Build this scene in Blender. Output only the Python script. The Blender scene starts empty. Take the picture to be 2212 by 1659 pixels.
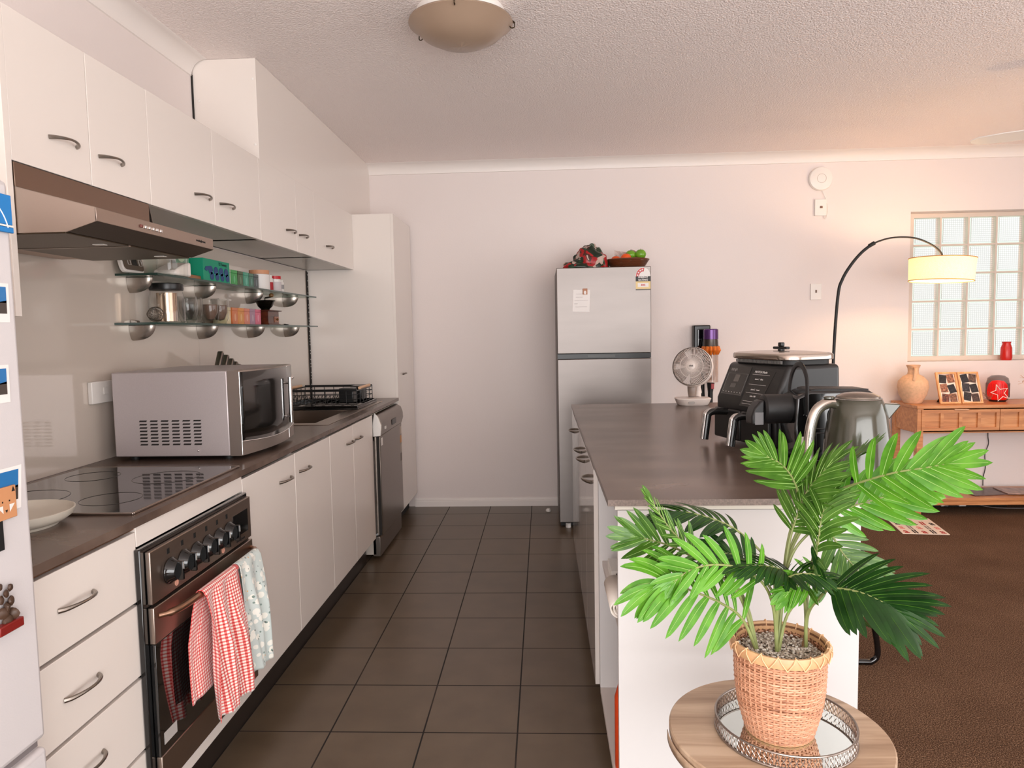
import bpy, bmesh, math, random
from math import sin, cos, pi, radians, sqrt
from mathutils import Vector, Matrix

S = bpy.context.scene
random.seed(7)

# ---------------------------------------------------------------- camera
cd = bpy.data.cameras.new('camera')
cam = bpy.data.objects.new('camera', cd)
S.collection.objects.link(cam)
YAW, PITCH, ROLL = radians(-2.5875), radians(-4.263), radians(-1.0583)
F = Vector((sin(YAW)*cos(PITCH), cos(YAW)*cos(PITCH), sin(PITCH)))
R0 = Vector((cos(YAW), -sin(YAW), 0)); U0 = R0.cross(F)
RR = R0*cos(ROLL) + U0*sin(ROLL); UU = -R0*sin(ROLL) + U0*cos(ROLL)
cam.matrix_world = Matrix(((RR.x, UU.x, -F.x, 0), (RR.y, UU.y, -F.y, 0), (RR.z, UU.z, -F.z, 1.3301), (0, 0, 0, 1)))
cd.sensor_fit = 'HORIZONTAL'; cd.sensor_width = 36.0; cd.lens = 1523.15/2212*36.0
cd.clip_start = 0.02
S.camera = cam

# ---------------------------------------------------------------- world, light, exposure
w = bpy.data.worlds.new('world'); S.world = w; w.use_nodes = True
bg = w.node_tree.nodes['Background']
bg.inputs[0].default_value = (1.0, 0.985, 0.98, 1); bg.inputs[1].default_value = 2.4

def area(name, loc, size, rot, power, col):
    l = bpy.data.lights.new(name, 'AREA'); l.shape = 'RECTANGLE'; l.size, l.size_y = size
    l.energy = power; l.color = col
    o = bpy.data.objects.new(name, l); S.collection.objects.link(o)
    o.location = loc; o.rotation_euler = rot
    return o
# daylight coming in through the balcony doors behind the camera (wall_rear has the opening)
area('daylight_balcony_doors', (1.0, -1.96, 1.25), (4.6, 2.2), (radians(112), 0, 0), 150, (1.0, 0.985, 0.99))
# daylight through the long side window of the living room
area('daylight_side_window', (4.72, 0.8, 1.25), (4.4, 2.0), (radians(112), 0, radians(90)), 24, (1.0, 0.985, 0.985))

vs = S.view_settings
vs.view_transform = 'Standard'; vs.look = 'None'; vs.gamma = 1.0; vs.exposure = 0.14
try: vs.use_curve_mapping = False
except Exception: pass

# ---------------------------------------------------------------- materials
def lin(c):
    return tuple(((v/255)/12.92 if v/255 <= 0.04045 else ((v/255+0.055)/1.055)**2.4) for v in c) + (1.0,)
MATS = {}
def M(name, col, rough=0.5, metal=0.0, bump=None, noise=None, trans=0.0, coat=0.0, alpha=1.0, ior=1.5, spec=None, sheen=0.0, sss=0.0, emit=None, stretch=None, aniso=0.0):
    if name in MATS: return MATS[name]
    m = bpy.data.materials.new(name); m.use_nodes = True; MATS[name] = m
    nt = m.node_tree; N = nt.nodes; L = nt.links; b = N['Principled BSDF']
    c = lin(col); b.inputs['Base Color'].default_value = c
    b.inputs['Roughness'].default_value = rough; b.inputs['Metallic'].default_value = metal
    b.inputs['Transmission Weight'].default_value = trans; b.inputs['Coat Weight'].default_value = coat
    b.inputs['Coat Roughness'].default_value = 0.05
    b.inputs['Alpha'].default_value = alpha; b.inputs['IOR'].default_value = ior
    b.inputs['Sheen Weight'].default_value = sheen
    b.inputs['Anisotropic'].default_value = aniso
    if spec is not None: b.inputs['Specular IOR Level'].default_value = spec
    if emit:
        b.inputs['Emission Color'].default_value = lin(emit[0]); b.inputs['Emission Strength'].default_value = emit[1]
    tc = N.new('ShaderNodeTexCoord'); mp = N.new('ShaderNodeMapping'); L.new(tc.outputs['Object'], mp.inputs[0])
    if stretch: mp.inputs['Scale'].default_value = stretch
    def nz(scale, det=3):
        n = N.new('ShaderNodeTexNoise'); n.inputs['Scale'].default_value = scale; n.inputs['Detail'].default_value = det
        L.new(mp.outputs[0], n.inputs['Vector']); return n
    if noise:   # (scale, amount 0..1)  mottles the colour around its base
        n = nz(noise[0], 5)
        r = N.new('ShaderNodeMapRange'); r.inputs[1].default_value = 0.3; r.inputs[2].default_value = 0.7
        r.inputs[3].default_value = 1-noise[1]; r.inputs[4].default_value = 1+noise[1]
        L.new(n.outputs['Fac'], r.inputs[0])
        mx = N.new('ShaderNodeVectorMath'); mx.operation = 'SCALE'; mx.inputs[0].default_value = c[:3]
        L.new(r.outputs[0], mx.inputs['Scale']); L.new(mx.outputs[0], b.inputs['Base Color'])
    if bump:
        n = nz(bump[0], bump[2] if len(bump) > 2 else 3)
        bp = N.new('ShaderNodeBump'); bp.inputs['Strength'].default_value = bump[1]; bp.inputs['Distance'].default_value = 0.01
        L.new(n.outputs['Fac'], bp.inputs['Height']); L.new(bp.outputs[0], b.inputs['Normal'])
    return m
def nodes(m):
    nt = m.node_tree; return nt.nodes, nt.links, nt.nodes['Principled BSDF']
def ramp(N, stops, interp='LINEAR'):
    r = N.new('ShaderNodeValToRGB'); e = r.color_ramp.elements; r.color_ramp.interpolation = interp
    while len(e) < len(stops): e.new(0.5)
    for k, (p, c) in enumerate(stops): e[k].position = p; e[k].color = lin(c)
    return r
def mth(N, L, op, a, b=None):
    n = N.new('ShaderNodeMath'); n.operation = op
    for i, v in enumerate((a, b)):
        if v is None: continue
        if isinstance(v, (int, float)): n.inputs[i].default_value = v
        else: L.new(v, n.inputs[i])
    return n.outputs[0]
def pane(name, tint, k=1.6, rough=0.03):
    m = bpy.data.materials.new(name); m.use_nodes = True; N, L = m.node_tree.nodes, m.node_tree.links; N.remove(N['Principled BSDF'])
    tr = N.new('ShaderNodeBsdfTransparent'); tr.inputs[0].default_value = lin(tint); g = N.new('ShaderNodeBsdfGlossy'); g.inputs['Roughness'].default_value = rough
    f = N.new('ShaderNodeLayerWeight'); q = mth(N, L, 'MINIMUM', mth(N, L, 'ADD', 0.035, mth(N, L, 'MULTIPLY', mth(N, L, 'POWER', f.outputs['Facing'], 3.0), 0.4*k)), 1.0)
    mx = N.new('ShaderNodeMixShader'); L.new(q, mx.inputs[0]); L.new(tr.outputs[0], mx.inputs[1]); L.new(g.outputs[0], mx.inputs[2]); L.new(mx.outputs[0], N['Material Output'].inputs[0])
    return m

wall = M('painted_wall', (228, 216, 211), 0.6, bump=(90, 0.05))
ceil = M('stippled_ceiling', (252, 240, 235), 0.7, bump=(130, 0.8, 2))
cove = M('cornice_paint', (234, 225, 219), 0.45)
lam = M('white_laminate', (230, 220, 212), 0.22, spec=0.5)
lamw = M('white_melamine', (208, 204, 202), 0.35)
lamg = M('shaded_laminate', (196, 190, 182), 0.3)  # white laminate greyed in its colour for the shade under the wall cabinets
splash = M('gloss_splashback', (205, 192, 180), 0.08, coat=0.8)
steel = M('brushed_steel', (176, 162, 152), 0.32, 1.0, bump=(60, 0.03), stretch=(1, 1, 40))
steelb = M('bronze_steel', (172, 156, 145), 0.33, 1.0, bump=(40, 0.04), stretch=(1, 1, 30))
fsteel = M('fridge_steel', (128, 121, 117), 0.4, 1.0, bump=(30, 0.008), noise=(3, 0.03), stretch=(1, 1, 6))
chrome = M('chrome', (225, 222, 220), 0.08, 1.0)
nickel = M('satin_nickel', (150, 142, 134), 0.28, 1.0)
blackg = M('black_gloss', (10, 10, 11), 0.06, coat=0.5)
blackp = M('black_plastic', (20, 20, 20), 0.32)
blackm = M('black_matt', (17, 17, 17), 0.55)
dkgap = M('dark_gap', (30, 24, 20), 0.8)
thin = pane('thin_glass', (250, 251, 250), 2.0)
ceram = M('cream_ceramic', (214, 206, 192), 0.35)
whitep = M('white_plastic', (232, 226, 220), 0.35)
silverp = M('silver_paint', (190, 180, 180), 0.38, 0.35, noise=(400, 0.04))
paper = M('paper', (232, 226, 222), 0.8)

# floor tiles: square grid with grout, joints where they stand in the room
def tile_mat():
    m = M('floor_tiles', (74, 60, 50), 0.24); N, L, b = nodes(m)
    tc = N.new('ShaderNodeTexCoord'); sp = N.new('ShaderNodeSeparateXYZ'); L.new(tc.outputs['Object'], sp.inputs[0])
    def joint(o, off):
        a = mth(N, L, 'DIVIDE', mth(N, L, 'SUBTRACT', o, off), 0.3143)
        f = mth(N, L, 'SUBTRACT', a, mth(N, L, 'FLOOR', a))
        d = mth(N, L, 'MINIMUM', f, mth(N, L, 'SUBTRACT', 1.0, f))
        return mth(N, L, 'LESS_THAN', d, 0.0085), mth(N, L, 'FLOOR', a)
    jx, ix = joint(sp.outputs[0], -0.1047-0.3143*20); jy, iy = joint(sp.outputs[1], 2.2457-0.3143*20)
    j = mth(N, L, 'MAXIMUM', jx, jy)
    n = N.new('ShaderNodeTexNoise'); n.inputs['Scale'].default_value = 7; n.inputs['Detail'].default_value = 6; L.new(tc.outputs['Object'], n.inputs[0])
    r = ramp(N, [(0.3, (90, 75, 59)), (0.7, (102, 86, 69))]); L.new(n.outputs['Fac'], r.inputs[0])
    n2 = N.new('ShaderNodeTexNoise'); n2.inputs['Scale'].default_value = 3.3; L.new(tc.outputs['Object'], n2.inputs[0])
    g = ramp(N, [(0.5, (16, 12, 9)), (0.66, (48, 38, 32))]); L.new(n2.outputs['Fac'], g.inputs[0])
    mx = N.new('ShaderNodeMix'); mx.data_type = 'RGBA'; L.new(j, mx.inputs[0]); L.new(r.outputs[0], mx.inputs[6]); L.new(g.outputs[0], mx.inputs[7])
    L.new(mx.outputs[2], b.inputs['Base Color'])
    rr = mth(N, L, 'ADD', mth(N, L, 'MULTIPLY', j, 0.5), mth(N, L, 'ADD', 0.26, mth(N, L, 'MULTIPLY', n.outputs['Fac'], 0.06)))
    L.new(rr, b.inputs['Roughness'])
    bp = N.new('ShaderNodeBump'); bp.inputs['Distance'].default_value = 0.002; bp.inputs['Strength'].default_value = 0.6
    h = mth(N, L, 'ADD', mth(N, L, 'SUBTRACT', 1.0, j), mth(N, L, 'MULTIPLY', n.outputs['Fac'], 0.0))
    L.new(h, bp.inputs['Height']); L.new(bp.outputs[0], b.inputs['Normal'])
    return m
tiles = tile_mat()

def carpet_mat():
    m = M('brown_carpet', (88, 62, 45), 1.0, spec=0.1); N, L, b = nodes(m)
    tc = N.new('ShaderNodeTexCoord')
    n = N.new('ShaderNodeTexNoise'); n.inputs['Scale'].default_value = 260; n.inputs['Detail'].default_value = 2; L.new(tc.outputs['Object'], n.inputs[0])
    n2 = N.new('ShaderNodeTexNoise'); n2.inputs['Scale'].default_value = 3; n2.inputs['Detail'].default_value = 4; L.new(tc.outputs['Object'], n2.inputs[0])
    a = mth(N, L, 'ADD', mth(N, L, 'MULTIPLY', n.outputs['Fac'], 0.88), mth(N, L, 'MULTIPLY', n2.outputs['Fac'], 0.12))
    r = ramp(N, [(0.34, (52, 35, 24)), (0.5, (92, 66, 48)), (0.66, (150, 118, 94))]); L.new(a, r.inputs[0]); L.new(r.outputs[0], b.inputs['Base Color'])
    bp = N.new('ShaderNodeBump'); bp.inputs['Strength'].default_value = 0.9; bp.inputs['Distance'].default_value = 0.006
    L.new(n.outputs['Fac'], bp.inputs['Height']); L.new(bp.outputs[0], b.inputs['Normal'])
    return m
carpet = carpet_mat()

def worktop_mat():
    m = M('laminate_worktop', (98, 78, 66), 0.2); N, L, b = nodes(m)
    tc = N.new('ShaderNodeTexCoord'); mp = N.new('ShaderNodeMapping'); mp.inputs['Scale'].default_value = (1.2, 3.4, 3); L.new(tc.outputs['Object'], mp.inputs[0])
    n = N.new('ShaderNodeTexNoise'); n.inputs['Scale'].default_value = 2.4; n.inputs['Detail'].default_value = 5; n.inputs['Roughness'].default_value = 0.5; L.new(mp.outputs[0], n.inputs[0])
    r = ramp(N, [(0.3, (82, 66, 57)), (0.5, (98, 80, 70)), (0.7, (114, 96, 85))]); L.new(n.outputs['Fac'], r.inputs[0]); L.new(r.outputs[0], b.inputs['Base Color'])
    n2 = N.new('ShaderNodeTexNoise'); n2.inputs['Scale'].default_value = 60; L.new(mp.outputs[0], n2.inputs[0])
    L.new(mth(N, L, 'ADD', 0.24, mth(N, L, 'MULTIPLY', n2.outputs['Fac'], 0.04)), b.inputs['Roughness'])
    bp = N.new('ShaderNodeBump'); bp.inputs['Strength'].default_value = 0.03; bp.inputs['Distance'].default_value = 0.001
    L.new(n2.outputs['Fac'], bp.inputs['Height']); L.new(bp.outputs[0], b.inputs['Normal'])
    return m
wtop = worktop_mat()

def wood_mat(name, c1, c2, c3, axis=0, scale=5, rough=0.4):
    m = M(name, c2, rough); N, L, b = nodes(m)
    tc = N.new('ShaderNodeTexCoord'); mp = N.new('ShaderNodeMapping'); sc = [14, 14, 14]; sc[axis] = 1.2; mp.inputs['Scale'].default_value = sc
    L.new(tc.outputs['Object'], mp.inputs[0])
    n = N.new('ShaderNodeTexNoise'); n.inputs['Scale'].default_value = scale; n.inputs['Detail'].default_value = 6; n.inputs['Distortion'].default_value = 0.6; L.new(mp.outputs[0], n.inputs[0])
    r = ramp(N, [(0.32, c1), (0.5, c2), (0.68, c3)]); L.new(n.outputs['Fac'], r.inputs[0]); L.new(r.outputs[0], b.inputs['Base Color'])
    bp = N.new('ShaderNodeBump'); bp.inputs['Strength'].default_value = 0.08; bp.inputs['Distance'].default_value = 0.002
    L.new(n.outputs['Fac'], bp.inputs['Height']); L.new(bp.outputs[0], b.inputs['Normal'])
    return m
oak = wood_mat('console_oak', (176, 112, 66), (196, 130, 80), (210, 148, 96), 0, 3)
tblw = wood_mat('table_oak', (152, 124, 100), (178, 150, 124), (202, 176, 150), 0, 2.2)
pinew = wood_mat('light_wood', (196, 148, 108), (214, 168, 128), (226, 186, 148), 1, 3)
dkwood = wood_mat('dark_wood', (52, 22, 12), (78, 34, 18), (98, 48, 26), 1, 3, 0.3)

# ---------------------------------------------------------------- mesh building
COL = S.collection
def wm(o):
    m = o.matrix_basis.copy()
    return wm(o.parent) @ m if o.parent else m
class MB:
    def __init__(s): s.v = []; s.f = []; s.m = []; s.uv = None
    def add(s, vs, fs, mi=0):
        k = len(s.v); s.v += [Vector(v) for v in vs]
        for f in fs: s.f.append([i+k for i in f]); s.m.append(mi)
        return s
    def box(s, x0, y0, z0, x1, y1, z1, mi=0):
        if x0 > x1: x0, x1 = x1, x0
        if y0 > y1: y0, y1 = y1, y0
        if z0 > z1: z0, z1 = z1, z0
        return s.add([(x0,y0,z0),(x1,y0,z0),(x1,y1,z0),(x0,y1,z0),(x0,y0,z1),(x1,y0,z1),(x1,y1,z1),(x0,y1,z1)],
                     [(0,3,2,1),(4,5,6,7),(0,1,5,4),(1,2,6,5),(2,3,7,6),(3,0,4,7)], mi)
    def prism(s, poly, axis, a, b, mi=0):
        """poly in the two other axes (cyclic order x,y,z without axis), from a to b on axis"""
        def P(p, t):
            return {0: (t, p[0], p[1]), 1: (p[0], t, p[1]), 2: (p[0], p[1], t)}[axis]
        n = len(poly)
        return s.add([P(p, a) for p in poly]+[P(p, b) for p in poly],
                     [tuple(range(n))[::-1], tuple(range(n, 2*n))]+[(i, (i+1) % n, (i+1) % n+n, i+n) for i in range(n)], mi)
    def tube(s, pts, r, seg=8, mi=0, cap=True, closed=False, flat=1.0):
        pts = [Vector(p) for p in pts]; n = len(pts)
        rs = r if isinstance(r, (list, tuple)) else [r]*n
        vs = []; prev = None
        for i, p in enumerate(pts):
            if closed: t = pts[(i+1) % n]-pts[i-1]
            else: t = pts[min(i+1, n-1)]-pts[max(i-1, 0)]
            t = t.normalized() if t.length > 1e-9 else Vector((0, 0, 1))
            if prev is None:
                a = Vector((0, 0, 1)) if abs(t.z) < 0.9 else Vector((1, 0, 0))
                u = t.cross(a).normalized()
            else:
                u = prev-t*prev.dot(t); u = u.normalized() if u.length > 1e-6 else t.orthogonal().normalized()
            prev = u; v = t.cross(u)
            for k in range(seg):
                an = 2*pi*k/seg; vs.append(p+(u*cos(an)+v*sin(an)*flat)*rs[i])
        fs = []
        for i in range(n if closed else n-1):
            j = (i+1) % n
            for k in range(seg): fs.append((i*seg+k, i*seg+(k+1) % seg, j*seg+(k+1) % seg, j*seg+k))
        if cap and not closed:
            fs.append(tuple(range(seg))[::-1]); fs.append(tuple(range((n-1)*seg, n*seg)))
        return s.add(vs, fs, mi)
    def lathe(s, prof, c=(0, 0, 0), seg=32, mi=0, axis='z', sx=1.0, sy=1.0, cap=True, a0=0.0, a1=2*pi):
        """prof: (radius, height) pairs"""
        vs = []; full = abs(a1-a0-2*pi) < 1e-6; ns = seg if full else seg+1
        for r, h in prof:
            for k in range(ns):
                a = a0+(a1-a0)*k/seg; x, y, z = r*cos(a)*sx, r*sin(a)*sy, h
                if axis == 'x': x, y, z = z, x, y
                elif axis == 'y': x, y, z = y, z, x
                vs.append((x+c[0], y+c[1], z+c[2]))
        fs = []
        for i in range(len(prof)-1):
            for k in range(seg):
                j = (k+1) % ns; fs.append((i*ns+k, i*ns+j, (i+1)*ns+j, (i+1)*ns+k))
        if cap and full:
            if prof[0][0] > 1e-6: fs.append(tuple(range(ns))[::-1])
            if prof[-1][0] > 1e-6: fs.append(tuple(range((len(prof)-1)*ns, len(prof)*ns)))
        return s.add(vs, fs, mi)
    def grid(s, fn, nu, nv, mi=0, uv=False, closeu=False):
        k0 = len(s.v); vs = []; uvs = []
        for j in range(nv+1):
            for i in range(nu+(0 if closeu else 1)):
                vs.append(fn(i/nu, j/nv)); uvs.append((i/nu, j/nv))
        nn = nu if closeu else nu+1
        fs = [(j*nn+i, j*nn+(i+1) % nn, (j+1)*nn+(i+1) % nn, (j+1)*nn+i) for j in range(nv) for i in range(nu)]
        s.add(vs, fs, mi)
        if uv: s.uv = (s.uv or []) + uvs
        return s
    def ico(s, c, r, sub=1, mi=0, sc=(1, 1, 1), jit=0.0):
        bm = bmesh.new(); bmesh.ops.create_icosphere(bm, subdivisions=sub, radius=1)
        q = Matrix.Rotation(random.random()*6 if jit else 0, 3, 'Z')
        vs = [Vector(c)+q@Vector((v.co.x*sc[0], v.co.y*sc[1], v.co.z*sc[2]))*r*(1+random.uniform(-jit, jit)) for v in bm.verts]
        fs = [tuple(v.index for v in f.verts) for f in bm.faces]; bm.free()
        return s.add(vs, fs, mi)
    def xf(s, m, k0=0):
        for i in range(k0, len(s.v)): s.v[i] = m @ s.v[i]
        return s
    def build(s, name, mats, parent=None, world=False, bevel=0.0, smooth=True, solid=0.0, sub=0, seg=2, ang=35):
        vs = s.v
        if world and parent:
            inv = wm(parent).inverted(); vs = [inv @ v for v in vs]
        me = bpy.data.meshes.new(name); me.from_pydata([tuple(v) for v in vs], [], s.f)
        if not isinstance(mats, (list, tuple)): mats = [mats]
        for m in mats: me.materials.append(m)
        for p, i in zip(me.polygons, s.m): p.material_index = min(i, len(mats)-1)
        if s.uv and len(s.uv) == len(vs):
            ul = me.uv_layers.new(name='uv')
            for lp in me.loops: ul.data[lp.index].uv = s.uv[lp.vertex_index]
        bm = bmesh.new(); bm.from_mesh(me); bmesh.ops.recalc_face_normals(bm, faces=bm.faces); bm.to_mesh(me); bm.free()
        if smooth:
            me.shade_smooth(); me.set_sharp_from_angle(angle=radians(ang))
        o = bpy.data.objects.new(name, me); COL.objects.link(o)
        if parent: o.parent = parent
        if solid:
            md = o.modifiers.new('solid', 'SOLIDIFY'); md.thickness = solid; md.offset = 0
        if bevel:
            md = o.modifiers.new('bevel', 'BEVEL'); md.width = bevel; md.segments = seg; md.limit_method = 'ANGLE'; md.angle_limit = radians(40); md.harden_normals = False
        if sub:
            md = o.modifiers.new('sub', 'SUBSURF'); md.levels = sub; md.render_levels = sub
        return o
def tag(o, label=None, cat=None, group=None, kind=None):
    if label: o['label'] = label
    if cat: o['category'] = cat
    if group: o['group'] = group
    if kind: o['kind'] = kind
    return o
def thing(name, label, cat, loc=(0, 0, 0), rz=0.0, group=None):
    o = bpy.data.objects.new(name, None); COL.objects.link(o); o.empty_display_size = 0.05
    o.location = loc; o.rotation_euler = (0, 0, rz)
    return tag(o, label, cat, group)
def struct(name, mb, mats, **k):
    return tag(mb.build(name, mats, **k), kind='structure')
def dup(root, loc=None, rz=None, label=None, name=None):
    def cp(o, par):
        c = o.copy(); COL.objects.link(c); c.parent = par
        for ch in [x for x in bpy.data.objects if x.parent == o]: cp(ch, c)
        return c
    kids = [x for x in bpy.data.objects if x.parent == root]
    r = root.copy(); COL.objects.link(r)
    for ch in kids: cp(ch, r)
    if loc is not None: r.location = loc
    if rz is not None: r.rotation_euler = (0, 0, rz)
    if label: r['label'] = label
    return r
def text(name, body, size, origin, right, up, mat, parent, extrude=0.0004, center=True, bold=0.0, sx=1.0):
    """lettering: a flat mesh standing in the plane (right, up) at origin (world coordinates)"""
    cu = bpy.data.curves.new(name, 'FONT'); cu.body = body; cu.size = size; cu.extrude = extrude; cu.offset = bold
    if center: cu.align_x = 'CENTER'; cu.align_y = 'CENTER'
    cu.resolution_u = 2
    to = bpy.data.objects.new(name, cu); COL.objects.link(to)
    bpy.context.view_layer.update()
    me = bpy.data.meshes.new_from_object(to.evaluated_get(bpy.context.evaluated_depsgraph_get()))
    bpy.data.objects.remove(to)
    r = Vector(right).normalized(); u = Vector(up).normalized(); n = r.cross(u)
    mt = Matrix(((r.x, u.x, n.x, origin[0]), (r.y, u.y, n.y, origin[1]), (r.z, u.z, n.z, origin[2]), (0, 0, 0, 1))) @ Matrix.Diagonal((sx, 1, 1, 1))
    if parent: mt = wm(parent).inverted() @ mt
    me.transform(mt); me.materials.clear(); me.materials.append(mat)
    o = bpy.data.objects.new(name, me); COL.objects.link(o); o.parent = parent
    return o
def bez(p, n=16):
    """smooth Catmull-Rom through points"""
    p = [Vector(q) for q in p]; out = []
    q = [p[0]*2-p[1]]+p+[p[-1]*2-p[-2]]
    for i in range(1, len(q)-2):
        for k in range(n):
            t = k/n; a, b, c, d = q[i-1:i+3]
            out.append(0.5*((2*b)+(c-a)*t+(2*a-5*b+4*c-d)*t*t+(3*b-a-3*c+d)*t**3))
    out.append(p[-1]); return out
def rrect(w, h, r, n=4):
    """rounded rectangle outline, centred"""
    o = []
    for cx, cy, a in ((w/2-r, h/2-r, 0), (-w/2+r, h/2-r, 90), (-w/2+r, -h/2+r, 180), (w/2-r, -h/2+r, 270)):
        for k in range(n+1):
            t = radians(a+90*k/n); o.append((cx+r*cos(t), cy+r*sin(t)))
    return o

# ================================================================= THE ROOM
XW, XE, YB, YR, ZC = -1.575, 4.75, 5.309, -2.0, 2.5823
struct('floor', MB().box(XW-0.1, YR-0.1, -0.08, 0.80, YB+0.1, 0), tiles, smooth=False)
struct('floor', MB().box(0.80, YR-0.1, -0.08, XE+0.1, YB+0.1, 0.004), carpet, smooth=False)['kind'] = 'structure'
struct('ceiling', MB().box(XW-0.1, YR-0.1, ZC, XE+0.1, YB+0.2, ZC+0.1), ceil, smooth=False)
struct('wall_left', MB().box(XW-0.1, YR-0.1, 0, XW, YB+0.1, ZC), wall, smooth=False)
WX0, WX1, WZ0, WZ1 = 2.675, 4.02, 1.052, 2.141
mb = MB(); Y1 = YB+0.22
mb.box(XW, YB, 0, WX0, Y1, ZC); mb.box(WX1, YB, 0, XE+0.1, Y1, ZC); mb.box(WX0, YB, 0, WX1, Y1, WZ0); mb.box(WX0, YB, WZ1, WX1, Y1, ZC)
struct('wall_back', mb, wall, smooth=False)
mb = MB()   # right wall with its window opening
mb.box(XE, YR, 0, XE+0.1, -1.42, ZC); mb.box(XE, 3.02, 0, XE+0.1, YB, ZC); mb.box(XE, -1.42, 0, XE+0.1, 3.02, 0.22); mb.box(XE, -1.42, 2.28, XE+0.1, 3.02, ZC)
struct('wall_right', mb, wall, smooth=False)
mb = MB()   # rear wall with the balcony door opening
mb.box(XW, YR-0.1, 0, -1.32, YR, ZC); mb.box(3.4, YR-0.1, 0, XE, YR, ZC); mb.box(-1.32, YR-0.1, 2.36, 3.4, YR, ZC)
struct('wall_rear', mb, wall, smooth=False)

# cornices (concave cove) and skirtings
def coveprof(n=7, s=0.068):
    o = [(0, 0), (0.0, -s-0.006), (0.006, -s-0.004)]
    for k in range(n+1):
        a = pi-(pi/2)*k/n; o.append((s+0.004+(s)*cos(a), -s+(s)*sin(a)-0.003))
    return o+[(s+0.008, 0)]
cp = coveprof()
struct('trim_1', MB().prism([(YB-a, ZC+b) for a, b in cp], 0, -1.279, XE), cove, ang=50)
struct('trim_2', MB().prism([(XW+a, ZC+b) for a, b in cp], 1, YR, 3.22), cove, ang=50)
sk = [(0, 0), (0.014, 0), (0.014, 0.040), (0.011, 0.044), (0.011, 0.050), (0.008, 0.053), (0.006, 0.062), (0, 0.066)]
struct('baseboard_back', MB().prism([(YB-a, b) for a, b in sk], 0, -1.0, XE), cove, smooth=False)
struct('baseboard_right', MB().prism([(XE-a, b) for a, b in sk], 1, YR, YB-0.014), cove, smooth=False)

# boxed soffit over the last cabinets, with screw caps on its end panel
so = struct('trim_3', MB().box(XW+0.004, 3.227, 2.1235, -1.279, YB-0.001, ZC-0.001), lam, bevel=0.001)
mb = MB()
for x, z in ((-1.295, 2.49), (-1.295, 2.20), (-1.545, 2.40)):
    mb.lathe([(0.006, 0), (0.006, -0.002), (0.004, -0.003)], (x, 3.227, z), 12, axis='y')
mb.build('screw_cap', whitep, so)
MB().box(XW+0.0005, 3.218, 2.12, XW+0.006, 3.228, 2.515).build('gap_shade', dkgap, so)  # dark strip painting the shade of the fine gap at the wall

# glass-block window
mortar = M('block_mortar', (216, 200, 186), 0.7)
def gblock(name):
    m = M(name, (236, 246, 242), 0.16, trans=1.0, ior=1.3); N, L, b = nodes(m)
    tc = N.new('ShaderNodeTexCoord')
    wv = N.new('ShaderNodeTexWave'); wv.inputs['Scale'].default_value = 22; wv.inputs['Distortion'].default_value = 0.4; wv.bands_direction = 'X'; L.new(tc.outputs['Object'], wv.inputs[0])
    w2 = N.new('ShaderNodeTexWave'); w2.inputs['Scale'].default_value = 22; w2.inputs['Distortion'].default_value = 0.4; w2.bands_direction = 'Z'; L.new(tc.outputs['Object'], w2.inputs[0])
    r = mth(N, L, 'MULTIPLY', wv.outputs['Fac'], w2.outputs['Fac'])
    bp = N.new('ShaderNodeBump'); bp.inputs['Strength'].default_value = 0.35; bp.inputs['Distance'].default_value = 0.004; L.new(r, bp.inputs['Height']); L.new(bp.outputs[0], b.inputs['Normal'])
    rm = ramp(N, [(0.05, (186, 194, 194)), (0.4, (250, 252, 252))]); L.new(r, rm.inputs[0]); L.new(rm.outputs[0], b.inputs['Base Color'])  # light and dark of the ribs painted into the glass tint
    return m
gface = gblock('block_glass_face'); gedge = M('block_glass_edge', (206, 232, 220), 0.1, trans=1.0, ior=1.3)
NB, PZ = 6, 0.2066; PX = 0.2008; BX0, BZ0, BY = 2.750, 1.088, YB+0.10
mb = MB(); a, b = BY-0.001, BY+0.07
xs = [WX0+0.001]+[BX0+k*PX-0.006 for k in range(1, NB)]+[BX0+NB*PX-0.013]
mb.box(WX0+0.001, a, WZ0+0.001, BX0, b, WZ1-0.001); mb.box(BX0+NB*PX-0.015, a, WZ0+0.001, WX1-0.001, b, WZ1-0.001)
XR = BX0+NB*PX-0.015; mb.box(BX0, a, WZ0+0.001, XR, b, BZ0); mb.box(BX0, a, BZ0+5*PZ-0.012, XR, b, WZ1-0.001)
for k in range(1, NB): mb.box(BX0+k*PX-0.014, a, BZ0, BX0+k*PX, b, BZ0+5*PZ-0.012)
for k in range(1, 5):
    for q in range(NB): mb.box(BX0+q*PX+0.0001, a, BZ0+k*PZ-0.012, BX0+(q+1)*PX-0.0145, b, BZ0+k*PZ)
wb = struct('window_1', mb, mortar, smooth=False)
first = None
for i in range(NB):
    for j in range(5):
        x, z = BX0+i*PX+0.0003, BZ0+j*PZ+0.0003
        if first is None:
            W_, H_ = PX-0.0146, PZ-0.0126
            m1 = MB()     # pressed glass: raised rim round a sunken ribbed pane
            o4 = [(0, 0), (W_, 0), (W_, H_), (0, H_)]; g = 0.010
            i4 = [(g, g), (W_-g, g), (W_-g, H_-g), (g, H_-g)]
            m1.add([(p[0], -0.002, p[1]) for p in o4]+[(p[0], -0.002, p[1]) for p in i4]+[(p[0], 0.005, p[1]) for p in i4],
                   [(k, (k+1) % 4, (k+1) % 4+4, k+4) for k in range(4)]+[(k+4, (k+1) % 4+4, (k+1) % 4+8, k+8) for k in range(4)])
            m1.add([(g, 0.005, g), (W_-g, 0.005, g), (W_-g, 0.005, H_-g), (g, 0.005, H_-g)], [(0, 1, 2, 3)], 1)
            first = m1.build('glass_block', [gedge, gface], wb, smooth=False); first.location = (x, BY, z)
        else:
            c = first.copy(); COL.objects.link(c); c.parent = wb; c.location = (x, BY, z)

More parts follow.
